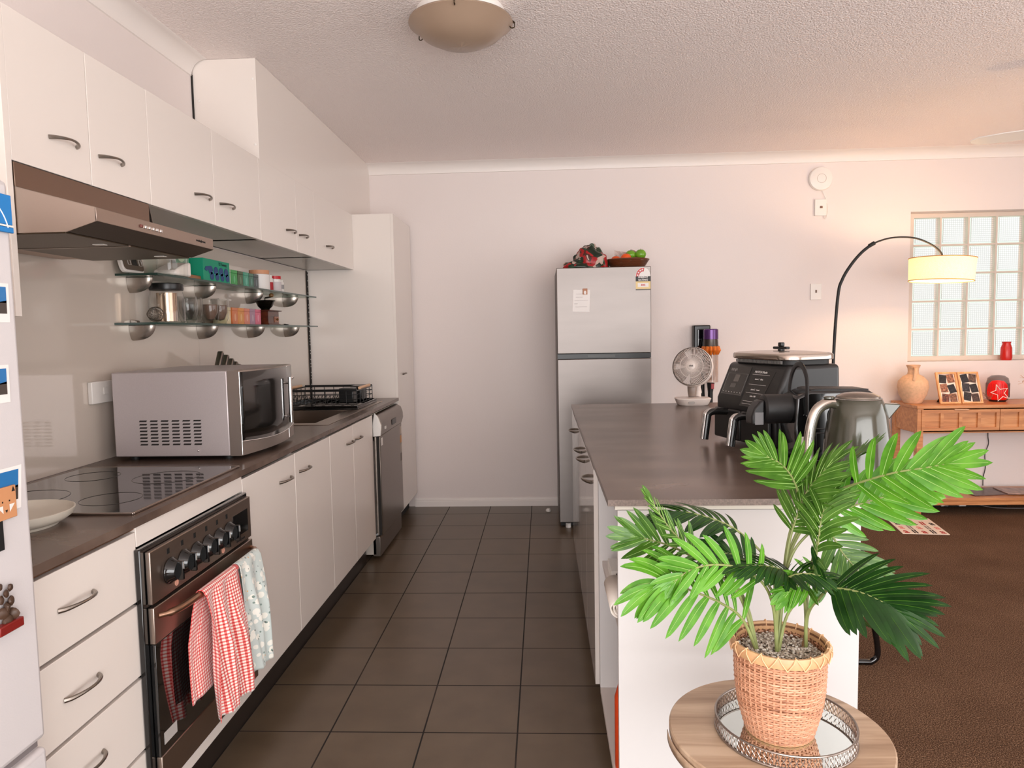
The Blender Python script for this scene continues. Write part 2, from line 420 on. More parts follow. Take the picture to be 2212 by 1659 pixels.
# unseen pale wall added outside to tone down daylight through the glass blocks
struct('wall_backdrop', MB().box(1.6, 7.2, -0.5, 6.4, 7.4, 3.6), M('backdrop_grey', (192, 194, 192), 0.8), smooth=False)

# ================================================================= LEFT KITCHEN RUN
def bow(y0, y1, x, z, d=0.027, w=0.0046, sgn=1):
    """bow pull lying along y on a face at x, standing out by d"""
    pts = []; rs = []
    for k in range(17):
        t = k/16; pts.append((x+sgn*(d*(sin(pi*t)**0.62)), y0+(y1-y0)*t, z+0.004*sin(pi*t)))
        rs.append(w*(1.25-0.55*sin(pi*t)))
    return MB().tube(pts, rs, 8)
def door(parent, y0, y1, z0, z1, x, name='door', handle=None, mat=None, t=0.018, hz=None, sgn=1):
    d = MB().box(x-sgn*t, y0+0.0015, z0+0.0015, x, y1-0.0015, z1-0.0015).build(name, mat or lam, parent, world=True, bevel=0.0012)
    if handle: bow(handle[0], handle[1], x, handle[2], sgn=sgn).build('handle', nickel, d, world=True)
    return d
# --- wall cabinets
UX, UT, UB = -1.2532, 2.1214, 1.7571
units = [(1.654, 1.954, 2.2546, [(1.789, 1.898), (1.992, 2.102)], 'white wall cabinet with two doors directly above the extractor hood'),
         (2.2546, 2.700, 3.143, [(2.545, 2.660), (2.745, 2.862)], 'white two-door wall cabinet right of the extractor hood, above the green tea box'),
         (3.143, 3.611, 3.90, [(3.46, 3.575), (3.645, 3.76)], 'white two-door wall cabinet whose handles stand closest together, under the boxed soffit'),
         (3.90, None, 4.686, [(4.10, 4.215)], 'white single-door wall cabinet at the far end, touching the tall pantry')]
for y0, ym, y1, hs, lb in units:
    t = thing('wall_cabinet', lb, 'cabinet', (UX, y0, UB), 0, 'wall cabinets over the worktop')
    body = MB(); x0 = XW+0.002; z0 = UB+0.004
    body.box(x0, y0+0.0008, z0, UX-0.019, y1-0.0008, z0+0.018).box(x0, y0+0.0008, UT-0.018, UX-0.019, y1-0.0008, UT)
    body.box(x0, y0+0.0008, z0, UX-0.019, y0+0.018, UT).box(x0, y1-0.018, z0, UX-0.019, y1-0.0008, UT).box(x0, y0+0.001, z0, x0+0.01, y1-0.001, UT)
    body.build('carcass', lamg, t, world=True, smooth=False)
    dz = UB
    if ym:
        door(t, y0, ym, dz, UT, UX, handle=(*hs[0], 1.848)); door(t, ym, y1, dz, UT, UX, handle=(*hs[1], 1.848))
    else: door(t, y0, y1, dz, UT, UX, handle=(*hs[0], 1.845))
t = MB().box(XW+0.002, 1.634, 1.388, UX+0.001, 1.6535, UT).build('end_panel', lam, bevel=0.0008)
tag(t, 'narrow white laminate end panel hanging below the wall cabinets beside the white fridge', 'panel')

# --- tall pantry
t = thing('pantry_cabinet', 'tall white pantry cabinet at the far end of the worktop, against the back wall', 'cabinet', (-1.28, 4.69, 0))
MB().box(XW+0.002, 4.688, 0.0, -0.998, 4.706, UT).build('side_panel', lam, t, world=True, bevel=0.0008)
MB().box(XW+0.002, 4.7065, 0.12, -1.0, YB-0.03, UT).build('carcass', lam, t, world=True, smooth=False)
MB().box(-1.06, 4.7065, 0.0, -1.045, YB-0.03, 0.119).build('kickboard', dkgap, t, world=True, smooth=False)
d = MB().box(-0.998, 4.690, 0.115, -0.980, YB-0.032, UT).build('door', lam, t, world=True, bevel=0.0012)
bow(4.86, 4.96, -0.98, 1.048, 0.02, 0.005).build('handle', nickel, d, world=True)
# black and white dotted silicone strip in the corner beside the pantry
mb = MB().box(XW+0.0055, 4.664, 0.902, XW+0.012, 4.6875, 1.755)
sm = mb.build('trim_4', [dkgap], smooth=False); sm['kind'] = 'structure'
m2 = MB(); z = 0.92
while z < 1.75: m2.box(XW+0.0118, 4.672, z, XW+0.0126, 4.679, z+0.007); z += random.choice((0.02, 0.028, 0.04))
m2.build('silicone_spot', whitep, sm, smooth=False)

# --- splashback panels
t = struct('trim_5', MB().box(XW+0.0005, 1.2, 0.9005, XW+0.005, 3.157, 1.7565), splash, smooth=False)
t = struct('trim_6', MB().box(XW+0.0005, 3.159, 0.9005, XW+0.005, 4.662, 1.7565), splash, smooth=False)

# --- worktop (one continuous slab, sink and hob openings)
WF = -0.9768; BX, BY0, BY1 = (-1.50, -1.11), 3.36, 3.93     # bowl opening
mb = MB()
for x0, y0, x1, y1 in ((XW+0.001, 1.195, WF, BY0), (XW+0.001, BY0, BX[0], BY1), (BX[1], BY0, WF, BY1), (XW+0.001, BY1, WF, 4.687)):
    mb.box(x0, y0, 0.880, x1, y1, 0.900)
t = mb.build('worktop', wtop, smooth=False)
tag(t, 'long brown stone-look worktop under the wall cabinets, carrying the hob and sink', 'worktop')

# --- base units
DX = -0.985
def carcass(t, y0, y1, z0=0.145, z1=0.879):
    b = MB(); a, c = XW+0.002, DX-0.0185
    b.box(a, y0+0.0005, z0, c, y0+0.017, z1).box(a, y1-0.017, z0, c, y1-0.0005, z1).box(a, y0+0.017, z0, c, y1-0.017, z0+0.017).box(a, y0+0.017, z0+0.017, a+0.01, y1-0.017, z1)
    return b.build('carcass', lamw, t, world=True, smooth=False)
t = thing('drawer_unit', 'white base unit with four drawers between the white fridge and the oven', 'cabinet', (-1.28, 1.24, 0))
carcass(t, 1.20, 1.620)
MB().box(DX-0.016, 1.20, 0.872, DX-0.004, 1.62, 0.879).build('top_rail', M('rail_bronze', (170, 130, 104), 0.3, 1.0), t, world=True, smooth=False)
for a, b, h in ((0.696, 0.868, 0.784), (0.514, 0.690, 0.597), (0.330, 0.508, 0.422), (0.147, 0.324, 0.24)):
    d = door(t, 1.20, 1.6195, a, b, DX, 'drawer', (1.342, 1.452, h))
t = thing('oven_housing', 'white laminate housing framing the built-in oven above and below', 'cabinet', (-1.28, 1.9, 0))
b = MB().box(XW+0.002, 1.6205, 0.145, DX-0.0185, 1.636, 0.879).box(XW+0.002, 2.204, 0.145, DX-0.0185, 2.2195, 0.879)
b.build('carcass', lamw, t, world=True, smooth=False)
MB().box(DX-0.018, 1.6215, 0.8285, DX, 2.2185, 0.877).build('top_filler', lam, t, world=True, bevel=0.001)
MB().box(DX-0.018, 1.6215, 0.147, DX, 2.2185, 0.205).build('bottom_filler', lam, t, world=True, bevel=0.001)
for y0, y1, h, lb in ((2.2205, 2.706, (2.54, 2.655), 'white base cabinet door right of the oven, handle at its far edge'),
                      (2.7065, 3.164, (2.752, 2.868), 'white base cabinet in front of the microwave, handle at its near edge')):
    t = thing('base_cabinet', lb, 'cabinet', (-1.28, y0, 0), 0, 'single-door base cabinets'); carcass(t, y0, y1)
    door(t, y0, y1, 0.147, 0.868, DX, handle=(*h, 0.785))
t = thing('sink_cabinet', 'white two-door base cabinet under the sink, next to the grey dishwasher', 'cabinet', (-1.28, 3.5, 0))
carcass(t, 3.1645, 3.972, z1=0.70)
door(t, 3.1645, 3.560, 0.147, 0.868, DX, handle=(3.435, 3.540, 0.785)); door(t, 3.560, 3.972, 0.147, 0.868, DX, handle=(3.595, 3.70, 0.785))
tag(MB().box(-1.066, 1.20, 0.0005, -1.05, 3.99, 0.144).build('kickboard', M('dark_kick', (38, 30, 26), 0.3), smooth=False), 'long dark kickboard running under the white base units', 'kickboard')

# --- oven
ox = -0.955
t = thing('oven', 'built-in bronze steel oven with black glass door and six black knobs', 'oven', (-1.25, 1.92, 0.21))
b = MB().box(-1.50, 1.640, 0.215, DX-0.02, 2.20, 0.80)
b.build('body', M('oven_body', (60, 56, 52), 0.5, 0.6), t, world=True, smooth=False)
b = MB(); b.box(DX+0.001, 1.606, 0.208, ox-0.014, 2.216, 0.826)
b.build('frame', blackg, t, world=True, bevel=0.003)
cpn = MB().box(ox-0.013, 1.624, 0.684, ox, 2.206, 0.815).build('control_panel', steelb, t, world=True, bevel=0.002)
for y in (1.712, 1.779, 1.846, 1.911, 1.980, 2.045):
    k = MB().lathe([(0.034, 0), (0.034, 0.003), (0.030, 0.007), (0.024, 0.018), (0.022, 0.022), (0.0, 0.0225)], (ox+0.0003, y, 0.741), 28, axis='x')
    k.box(ox+0.02, y-0.004, 0.741-0.024, ox+0.035, y+0.004, 0.741+0.024)
    kk = k.build('knob', blackg, cpn, world=True, bevel=0.0012)
    MB().box(ox+0.0352, y-0.0008, 0.745, ox+0.0358, y+0.0008, 0.763).build('pointer', whitep, kk, world=True, smooth=False)
for y in (1.706, 1.775, 1.842, 1.908, 1.974, 2.036):
    MB().box(ox, y-0.006, 0.786, ox+0.0005, y+0.006, 0.800).build('symbol', blackm, cpn, world=True, smooth=False)
MB().box(ox, 2.076, 0.712, ox+0.0015, 2.180, 0.782).build('display', blackg, cpn, world=True, smooth=False)
for y in (1.738, 2.004):
    MB().lathe([(0.009, 0), (0.009, 0.001), (0.006, 0.0012), (0.0055, -0.003), (0, -0.003)], (ox+0.0002, y, 0.7), 16, axis='x').build('indicator_lamp', M('amber_lens', (206, 150, 130), 0.3), cpn, world=True)
text('oven_lettering', 'westinghouse', 0.011, (ox+0.0006, 2.125, 0.697), (0, 1, 0), (0, 0, 1), blackm, cpn)
dr = MB().box(ox-0.013, 1.624, 0.585, ox+0.002, 2.206, 0.676).build('door_top', steelb, t, world=True, bevel=0.002)
MB().box(ox-0.013, 1.624, 0.300, ox+0.001, 2.206, 0.584).build('glass_door', M('oven_glass', (8, 7, 7), 0.03, coat=1.0), t, world=True, bevel=0.001)
MB().box(ox-0.013, 1.624, 0.216, ox+0.002, 2.206, 0.299).build('bottom_trim', steelb, t, world=True, bevel=0.002)
lbm = M('sticker_grey', (176, 172, 168), 0.5)
st = MB().box(ox+0.0012, 1.640, 0.322, ox+0.0018, 1.70, 0.352).build('sticker', lbm, t, world=True, smooth=False)
hp = [(ox+0.004, 1.640, 0.652), (ox+0.022, 1.660, 0.652), (ox+0.034, 1.70, 0.652), (ox+0.040, 1.80, 0.652), (ox+0.042, 1.915, 0.652), (ox+0.040, 2.03, 0.652), (ox+0.034, 2.13, 0.652), (ox+0.022, 2.17, 0.652), (ox+0.004, 2.190, 0.652)]
MB().tube(bez(hp, 5), [0.0065]*5+[0.0095]*31+[0.0065]*5, 12).build('handle', M('bronze_bar', (176, 140, 118), 0.28, 1.0), t, world=True)

# --- tea towels over the oven handle
def cloth(name, y0, y1, zb, seed, mat, yb0=None, yb1=None, back=0.2, xo=0.0, bshift=0.0, amp=0.012, nf=2.5, zslope=0.0):
    """a towel folded over the bar: back flap, over the bar, front flap"""
    rnd = random.Random(seed); ph = rnd.random()*6
    cx, cz, r = ox+0.041+xo, 0.652, 0.0125
    if yb0 is None: yb0, yb1 = y0, y1
    Lf = cz-zb
    def fn(u, v):
        s = v*(back+0.04+Lf)
        if s < back:   # back flap, between bar and glass
            d = back-s; x, z = cx-r-0.004*min(1, d*20), cz-d; k = d/Lf
        elif s < back+0.04:
            a = pi-(s-back)/0.04*pi; x, z = cx+r*cos(a), cz+r*sin(a); k = 0
        else:
            d = s-back-0.04; x, z = cx+r, cz-d; k = d/Lf
        ya, yb = y0+(yb0-y0)*k, y1+(yb1-y1)*k
        y = ya+(yb-ya)*u
        if s < back: y -= bshift*min(1, (back-s)/0.12)
        q = min(1.0, k*2.2)
        wv = sin(u*2*pi*nf+ph+k*1.7)*amp*(0.3+0.7*q)+sin(u*2*pi*nf*2.3+ph*2-k*2.6)*amp*0.35*q
        if s >= back+0.04: x += wv+amp*q*0.9; z += zslope*(u-0.5)*k
        else: x += 0.0 if s > back else min(0, wv*0.25)
        y += 0.006*sin(k*5+ph+u*4)*q
        return (x, y, z)
    return MB().grid(fn, 70, 90, uv=True).build(name, mat, sub=0, solid=0.0022)
def gingham():
    m = M('red_gingham', (240, 235, 228), 0.85, sheen=0.3); N, L, b = nodes(m)
    uv = N.new('ShaderNodeUVMap'); sp = N.new('ShaderNodeSeparateXYZ'); L.new(uv.outputs[0], sp.inputs[0])
    def st(o, n):
        f = mth(N, L, 'FRACT', mth(N, L, 'MULTIPLY', o, n)); return mth(N, L, 'LESS_THAN', f, 0.44)
    a, c = st(sp.outputs[0], 24), st(sp.outputs[1], 72)
    s = mth(N, L, 'MULTIPLY', mth(N, L, 'ADD', a, c), 0.5)
    edge = mth(N, L, 'MAXIMUM', mth(N, L, 'GREATER_THAN', sp.outputs[0], 0.93), 0.0)
    s2 = mth(N, L, 'MAXIMUM', s, mth(N, L, 'MULTIPLY', edge, 0.9))
    r = ramp(N, [(0.0, (246, 238, 230)), (0.5, (228, 130, 122)), (1.0, (196, 40, 42))]); L.new(s2, r.inputs[0]); L.new(r.outputs[0], b.inputs['Base Color'])
    return m
def floral():
    m = M('floral_towel', (206, 214, 210), 0.85, sheen=0.3); N, L, b = nodes(m)
    uv = N.new('ShaderNodeUVMap'); mp = N.new('ShaderNodeMapping'); mp.inputs['Scale'].default_value = (8, 27, 1); L.new(uv.outputs[0], mp.inputs[0])
    def blob(scale, thr, off):
        mq = N.new('ShaderNodeMapping'); mq.inputs['Location'].default_value = (off, off*1.7, 0); L.new(mp.outputs[0], mq.inputs[0])
        nz = N.new('ShaderNodeTexNoise'); nz.inputs['Scale'].default_value = 1.2; L.new(mq.outputs[0], nz.inputs[0])
        mx = N.new('ShaderNodeMix'); mx.data_type = 'VECTOR'; mx.inputs[0].default_value = 0.25; L.new(mq.outputs[0], mx.inputs[4]); L.new(nz.outputs['Color'], mx.inputs[5])
        v = N.new('ShaderNodeTexVoronoi'); v.inputs['Scale'].default_value = scale; L.new(mx.outputs[1], v.inputs['Vector'])
        return mth(N, L, 'LESS_THAN', v.outputs['Distance'], thr)
    cur = None; base = lin((198, 208, 204))
    for scale, thr, off, col in ((1.1, 0.40, 0.0, (238, 236, 226)), (1.3, 0.17, 3.3, (120, 140, 132)), (1.0, 0.11, 7.1, (70, 78, 80)), (0.9, 0.10, 11.7, (222, 170, 96))):
        mx = N.new('ShaderNodeMix'); mx.data_type = 'RGBA'; L.new(blob(scale, thr, off), mx.inputs[0])
        if cur is None: mx.inputs[6].default_value = base
        else: L.new(cur, mx.inputs[6])
        mx.inputs[7].default_value = lin(col); cur = mx.outputs[2]
    L.new(cur, b.inputs['Base Color']); return m
gm, fm = gingham(), floral()
t = cloth('tea_towel', 1.775, 1.985, 0.285, 3, gm, 1.80, 2.05, back=0.285, amp=0.014, bshift=0.05)
tag(t, 'red and white gingham tea towel hanging over the oven handle', 'towel')
t = cloth('tea_towel', 1.990, 2.135, 0.300, 9, fm, 2.055, 2.175, back=0.2, amp=0.010, nf=1.8)
tag(t, 'pale grey floral tea towel hanging on the oven handle beside the gingham one', 'towel')

# --- hob
t = thing('hob', 'black glass ceramic hob with steel rim set into the left worktop', 'hob', (-1.27, 1.95, 0.9))
x0, x1, y0, y1 = -1.528, -1.012, 1.655, 2.252
fr = MB(); e = 0.006
for a in ((x0-e, y0-e, x1+e, y0), (x0-e, y1, x1+e, y1+e), (x0-e, y0, x0, y1), (x1, y0, x1+e, y1)): fr.box(a[0], a[1], 0.9003, a[2], a[3], 0.9062)
fr.build('rim', steel, t, world=True, bevel=0.0015)
MB().box(x0, y0, 0.9003, x1, y1, 0.9055).build('glass_top', M('hob_glass', (16, 14, 13), 0.05, coat=0.6), t, world=True, smooth=False)
ring = M('hob_ring', (46, 41, 38), 0.2)
for cx, cy, r in ((-1.155, 2.08, 0.095), (-1.40, 2.10, 0.075), (-1.40, 1.81, 0.105), (-1.155, 1.80, 0.075)):
    MB().tube([(cx+r*cos(2*pi*k/56), cy+r*sin(2*pi*k/56), 0.9055) for k in range(56)], 0.0009, 4, closed=True).build('burner_ring', ring, t, world=True)

# --- plate by the fridge
t = thing('dish', 'shallow cream ceramic dish on the left worktop in front of the hob', 'dish', (-1.224, 1.548, 0.9003))
MB().lathe([(0.0, 0.001), (0.06, 0.0), (0.085, 0.0), (0.088, 0.006), (0.100, 0.010), (0.116, 0.022), (0.121, 0.036), (0.118, 0.037), (0.112, 0.026), (0.098, 0.015), (0.05, 0.009), (0, 0.008)], (0, 0, 0), 48).build('dish', ceram, t)

# --- range hood
t = thing('range_hood', 'stainless steel extractor hood with slanted filters under the wall cabinets', 'range hood', (-1.3, 1.95, 1.585))
hy0, hy1 = 1.656, 2.252
prof = [(XW+0.006, 1.7555), (-1.26, 1.7555), (-1.249, 1.696), (-1.058, 1.643), (-1.056, 1.610), (-1.129, 1.587), (-1.46, 1.585), (XW+0.006, 1.597)]
for a, b in ((hy0, hy0+0.002), (hy1-0.002, hy1)): MB().prism(prof, 1, a, b).build('side_panel', steel, t, world=True, smooth=False)
top = MB().add([(-1.249, hy0, 1.696), (-1.058, hy0, 1.643), (-1.058, hy1, 1.643), (-1.249, hy1, 1.696)], [(0, 1, 2, 3)])
top.build('top_cover', steel, t, world=True, solid=0.001, smooth=False)
fa = MB().box(-1.0595, hy0, 1.610, -1.056, hy1, 1.643).build('front_fascia', steelb, t, world=True, bevel=0.001)
MB().box(-1.254, hy0-0.0005, 1.697, -1.2495, hy1-0.02, 1.755).build('back_fascia', M('hood_dark_steel', (140, 118, 104), 0.35, 1.0), t, world=True, bevel=0.0008)
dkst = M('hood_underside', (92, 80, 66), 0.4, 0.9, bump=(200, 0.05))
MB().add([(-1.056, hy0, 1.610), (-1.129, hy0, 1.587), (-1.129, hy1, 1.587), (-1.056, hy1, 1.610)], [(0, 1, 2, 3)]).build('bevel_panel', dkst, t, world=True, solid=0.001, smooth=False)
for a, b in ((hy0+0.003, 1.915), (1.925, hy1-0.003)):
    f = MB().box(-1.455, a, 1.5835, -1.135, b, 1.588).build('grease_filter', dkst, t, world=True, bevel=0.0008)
    MB().box(-1.20, (a+b)/2+0.07, 1.5815, -1.17, (a+b)/2+0.088, 1.5833).build('filter_clip', whitep, f, world=True, smooth=False)
MB().box(-1.455, 1.915, 1.5825, -1.135, 1.925, 1.587).build('divider', steel, t, world=True, smooth=False)
MB().box(-1.56, hy0+0.003, 1.590, -1.458, hy1-0.003, 1.596).build('rear_plate', M('hood_rear', (196, 170, 152), 0.4), t, world=True, smooth=False)
MB().tube(bez([(-1.50, 1.66, 1.58), (-1.49, 1.78, 1.577), (-1.485, 1.86, 1.575)], 6), 0.003, 6).build('lamp_cable', blackm, t, world=True)
MB().ico((-1.485, 1.90, 1.575), 0.03, 2, sc=(0.55, 1.2, 0.35)).build('lamp', M('lamp_lens', (150, 130, 105), 0.1, 0.4), t, world=True)
for k in range(6):
    y = 1.838+k*0.019
    MB().box(-1.0561, y, 1.6215, -1.052, y+0.010, 1.6295).build('push_button', chrome if k else M('red_button', (110, 50, 44), 0.3), fa, world=True, bevel=0.001)
text('hood_lettering', 'westinghouse', 0.011, (-1.0557, 2.17, 1.627), (0, 1, 0), (0, 0, 1), blackm, fa)

# --- power outlet left of the microwave
t = thing('wall_switch', 'white cooker isolator switch on the splashback left of the microwave', 'switch', (XW+0.005, 2.425, 1.145))
MB().box(XW+0.0052, 2.352, 1.105, XW+0.022, 2.500, 1.182).build('faceplate', whitep, t, world=True, bevel=0.003)
MB().box(XW+0.0222, 2.412, 1.135, XW+0.026, 2.436, 1.160).build('rocker', whitep, t, world=True, bevel=0.001)

# --- microwave
t = thing('microwave', 'silver microwave oven with curved dark glass door on the left worktop', 'microwave', (-1.27, 2.64, 0.9005))
my0, my1, mz0, mz1 = 2.383, 2.895, 0.916, 1.212
bd = MB().box(-1.503, my0, mz0, -1.093, my1, mz1).build('casing', silverp, t, world=True, bevel=0.004)
for i in range(6):
    for j in range(8):
        x = -1.412+i*0.0385; z = 0.956+j*0.0118
        MB().prism([(x, z), (x+0.026, z), (x+0.029, z+0.0055), (x+0.003, z+0.0055)], 1, my0-0.0008, my0+0.0002).build('vent_slot', dkgap, bd, world=True, smooth=False)
MB().ico((-1.205, my0-0.0015, 0.936), 0.004, 2).build('screw', chrome, bd, world=True)
def front(u, z, off=0.0):   # curved door face
    y = my0+(my1-my0)*u
    return (-1.052+0.030*sin(pi*u)+off, y, z)
mb = MB()
n = 24
pr = [(-1.092, my0)]+[front(k/n, 0)[:2] for k in range(n+1)]+[(-1.092, my1)]
mb.prism(pr, 2, mz0, mz1); mb.build('door', M('micro_front', (176, 164, 156), 0.28, 0.8), t, world=True, ang=30)
def zb(u): return 0.967+0.0-0.012*sin(pi*u)
g = MB().grid(lambda u, v: front(0.015+0.97*u, zb(u)+(mz1-0.005-zb(u))*v, 0.0012), 30, 4)
g.build('door_glass', M('micro_glass', (14, 13, 12), 0.10, coat=0.3), t, world=True, solid=0.001)
MB().tube([front(0.015+0.97*k/30, zb(k/30)-0.001, 0.002) for k in range(31)], 0.0022, 6).build('glass_trim', chrome, t, world=True)
MB().tube([front(0.006, mz0+0.004, 0.001), front(0.006, mz1-0.004, 0.001)], 0.0011, 6).build('edge_trim', chrome, t, world=True)
MB().tube([front(0.80, mz0+0.004, 0.001), front(0.80, mz1-0.004, 0.001)], 0.0009, 6).build('panel_trim', chrome, t, world=True)
hx = -1.012
h = MB().tube([(hx, 2.765, 0.985), (hx, 2.765, 1.165)], 0.0075, 14)
for z in (1.008, 1.142): h.tube([(hx, 2.765, z), (-1.035, 2.765, z)], 0.0048, 10)
h.build('handle', chrome, t, world=True)
for x in (-1.46, -1.12):
    for y in (2.43, 2.85): MB().lathe([(0.014, 0.9004), (0.014, 0.916)], (x, y, 0), 14).build('foot', blackm, t, world=True)

# --- knife block behind the microwave, knives are lifted out one by one
t = MB().prism([(2.93, 0.9003), (3.20, 0.9003), (3.31, 1.085), (3.06, 1.172)], 0, -1.53, -1.40).build('knife_block', dkwood, bevel=0.003)
tag(t, 'dark knife block hidden behind the microwave, holding five steel knives', 'knife block')
kd = ['tallest steel-handled knife in the block behind the microwave', 'second tallest steel-handled knife in the block behind the microwave', 'middle steel-handled knife of the five in the block', 'second shortest steel-handled knife in the block behind the microwave', 'shortest steel-handled knife at the far end of the block']
for k, (y, z) in enumerate(((3.127, 1.262), (3.182, 1.245), (3.232, 1.226), (3.275, 1.210), (3.312, 1.196))):
    ln = 0.105-k*0.004
    kt = thing('kitchen_knife', kd[k], 'knife', (-1.455, y-ln*0.5, z-ln*0.866), 0, 'knives in the block')
    m = Matrix.Rotation(radians(-30), 4, 'X')
    MB().box(-0.013, -0.010, 0.0, 0.013, 0.010, ln).xf(m).build('handle', nickel, kt, bevel=0.005)
    MB().box(-0.0132, -0.004, 0.004, 0.0132, 0.004, ln-0.008).xf(m).build('handle_inlay', blackm, kt, smooth=False)
    MB().box(-0.001, -0.007, -0.05, 0.001, 0.007, 0).xf(m).build('blade', nickel, kt, smooth=False)

# --- sink, tap, dish rack
t = thing('sink', 'stainless steel sink with drainer behind the microwave', 'sink', (-1.3, 3.9, 0.9))
mb = MB(); a0, a1, b0, b1 = -1.53, -1.03, 3.30, 4.44
for x0, y0, x1, y1 in ((a0, b0, a1, BY0+0.004), (a0, BY0+0.004, BX[0]+0.004, BY1-0.004), (BX[1]-0.004, BY0+0.004, a1, BY1-0.004), (a0, BY1-0.004, a1, b1)): mb.box(x0, y0, 0.9003, x1, y1, 0.9028)
mb.build('rim', steel, t, world=True, bevel=0.001)
mb = MB(); zf = 0.735; q = 0.006; X0, X1, Y0, Y1_ = BX[0]+q, BX[1]-q, BY0+q, BY1-q; e = 0.03
mb.add([(X0, Y0, 0.902), (X1, Y0, 0.902), (X1, Y1_, 0.902), (X0, Y1_, 0.902), (X0+e, Y0+e, zf), (X1-e, Y0+e, zf), (X1-e, Y1_-e, zf), (X0+e, Y1_-e, zf)],
       [(0, 1, 5, 4), (1, 2, 6, 5), (2, 3, 7, 6), (3, 0, 4, 7), (4, 5, 6, 7)])
mb.build('bowl', M('bowl_steel', (120, 108, 98), 0.3, 1.0), t, world=True, solid=0.0012, smooth=False)
MB().lathe([(0.03, 0), (0.03, 0.003), (0.012, 0.001), (0, 0.001)], (-1.30, 3.645, zf+0.0012), 20).build('drain', chrome, t, world=True)
t = thing('mixer_tap', 'chrome mixer tap behind the microwave, only its top showing', 'tap', (-1.505, 3.66, 0.903))
MB().lathe([(0.026, 0), (0.024, 0.01), (0.019, 0.015), (0.019, 0.13), (0.015, 0.15), (0, 0.152)], (0, 0, 0), 20).build('body', chrome, t)
MB().tube(bez([(0.0, 0, 0.13), (0.02, 0, 0.20), (0.08, 0, 0.24), (0.15, 0, 0.235), (0.18, 0, 0.20)], 6), 0.011, 12).build('spout', chrome, t)
MB().tube([(0, 0.01, 0.15), (0.0, 0.03, 0.20), (0, 0.05, 0.262)], [0.008, 0.007, 0.011], 10).build('lever', chrome, t)

t = thing('dish_rack', 'black wire dish rack with wooden handles beside the sink', 'dish rack', (-1.28, 4.18, 0.903))
x0, x1, y0, y1 = -1.50, -1.075, 3.99, 4.36
tr = MB().box(x0-0.02, y0-0.04, 0.9035, x1+0.015, y1+0.05, 0.909)
for a in ((x0-0.02, y0-0.04, x1+0.015, y0-0.034), (x0-0.02, y1+0.044, x1+0.015, y1+0.05), (x0-0.02, y0-0.034, x0-0.014, y1+0.044), (x1+0.009, y0-0.034, x1+0.015, y1+0.044)): tr.box(a[0], a[1], 0.909, a[2], a[3], 0.925)
tr.build('drip_tray', blackg, t, world=True, bevel=0.002)
mb = MB(); zt, zl = 1.012, 0.930; rr_ = 0.0022
for z in (zl, 0.958, 0.984):
    mb.tube([(x0, y0, z), (x1, y0, z), (x1, y1, z), (x0, y1, z)], rr_, 6, closed=True)
for k in range(8):
    x = x0+(x1-x0)*k/7; mb.tube([(x, y0, zt), (x, y0, zl), (x, y1, zl), (x, y1, zt)], rr_, 6)
for k in range(1, 5):
    y = y0+(y1-y0)*k/5; mb.tube([(x0, y, zt), (x0, y, zl)], rr_, 6).tube([(x1, y, zt), (x1, y, zl)], rr_, 6)
mb.build('wire_basket', blackm, t, world=True)
mb = MB()
for y in (y0, y1): mb.box(x0, y-0.003, 1.003, x1, y+0.003, 1.017)
for x in (x0, x1): mb.box(x-0.003, y0, 1.003, x+0.003, y1, 1.010)
mb.build('top_band', blackp, t, world=True, bevel=0.001)
for k in range(13):
    x = x0+0.03+k*0.023
    MB().tube([(x, 4.04, zl), (x+0.004, 4.05, 0.955), (x+0.008, 4.075, 0.975), (x+0.004, 4.10, 0.955), (x, 4.115, zl)], 0.0018, 6).build('plate_divider', blackm, t, world=True)
for x in (x0, x1): MB().tube([(x, y0+0.07, 1.018), (x, y1-0.07, 1.018)], 0.009, 12).build('wooden_handle', pinew, t, world=True)
for xa, xb, ya, yb in ((-1.185, -1.10, 4.01, 4.10), (-1.165, -1.095, 4.18, 4.30)):
    t2 = MB().box(xa, ya, 0.934, xb, yb, 1.02).build('cutlery_cup', blackp, t, world=True, bevel=0.006)

# --- dishwasher
t = thing('dishwasher', 'grey steel dishwasher at the far end of the worktop beside the pantry', 'dishwasher', (-1.25, 4.35, 0))
dy0, dy1 = 4.035, 4.655
dst = M('dishwasher_steel', (128, 118, 110), 0.3, 0.9)
MB().box(-1.53, dy0, 0.03, -1.0, dy1, 0.865).build('body', M('dw_side', (196, 186, 176), 0.35), t, world=True, bevel=0.002)
MB().box(-0.998, dy0, 0.145, -0.958, dy1, 0.735).build('door', dst, t, world=True, bevel=0.004)
cpf = [(-0.998, 0.738), (-0.956, 0.738), (-0.944, 0.775), (-0.946, 0.812), (-0.958, 0.845), (-0.985, 0.862), (-0.998, 0.862)]
pn = MB().prism(cpf, 1, dy0, dy1).build('control_panel', dst, t, world=True, ang=50)
MB().box(-0.9435, 4.30, 0.765, -0.9415, 4.42, 0.80).build('grip', blackp, pn, world=True, bevel=0.001)
MB().box(-0.9435, 4.10, 0.768, -0.941, 4.135, 0.785).build('button', whitep, pn, world=True, smooth=False)
MB().box(-1.0, dy0-0.012, 0.15, -0.985, dy0-0.002, 0.735).build('side_strip', chrome, t, world=True, smooth=False)
MB().box(-0.978, dy0-0.008, 0.15, -0.962, dy0-0.001, 0.735).build('side_strip', dkgap, t, world=True, smooth=False)
MB().prism([(-0.995, 0.735), (-0.952, 0.738), (-0.947, 0.80), (-0.965, 0.85), (-0.985, 0.872), (-0.998, 0.80)], 1, dy0-0.012, dy0-0.001).build('end_cap', whitep, t, world=True, bevel=0.001)
MB().box(-1.02, dy0, 0.02, -0.975, dy1, 0.14).build('plinth', dst, t, world=True, bevel=0.003)
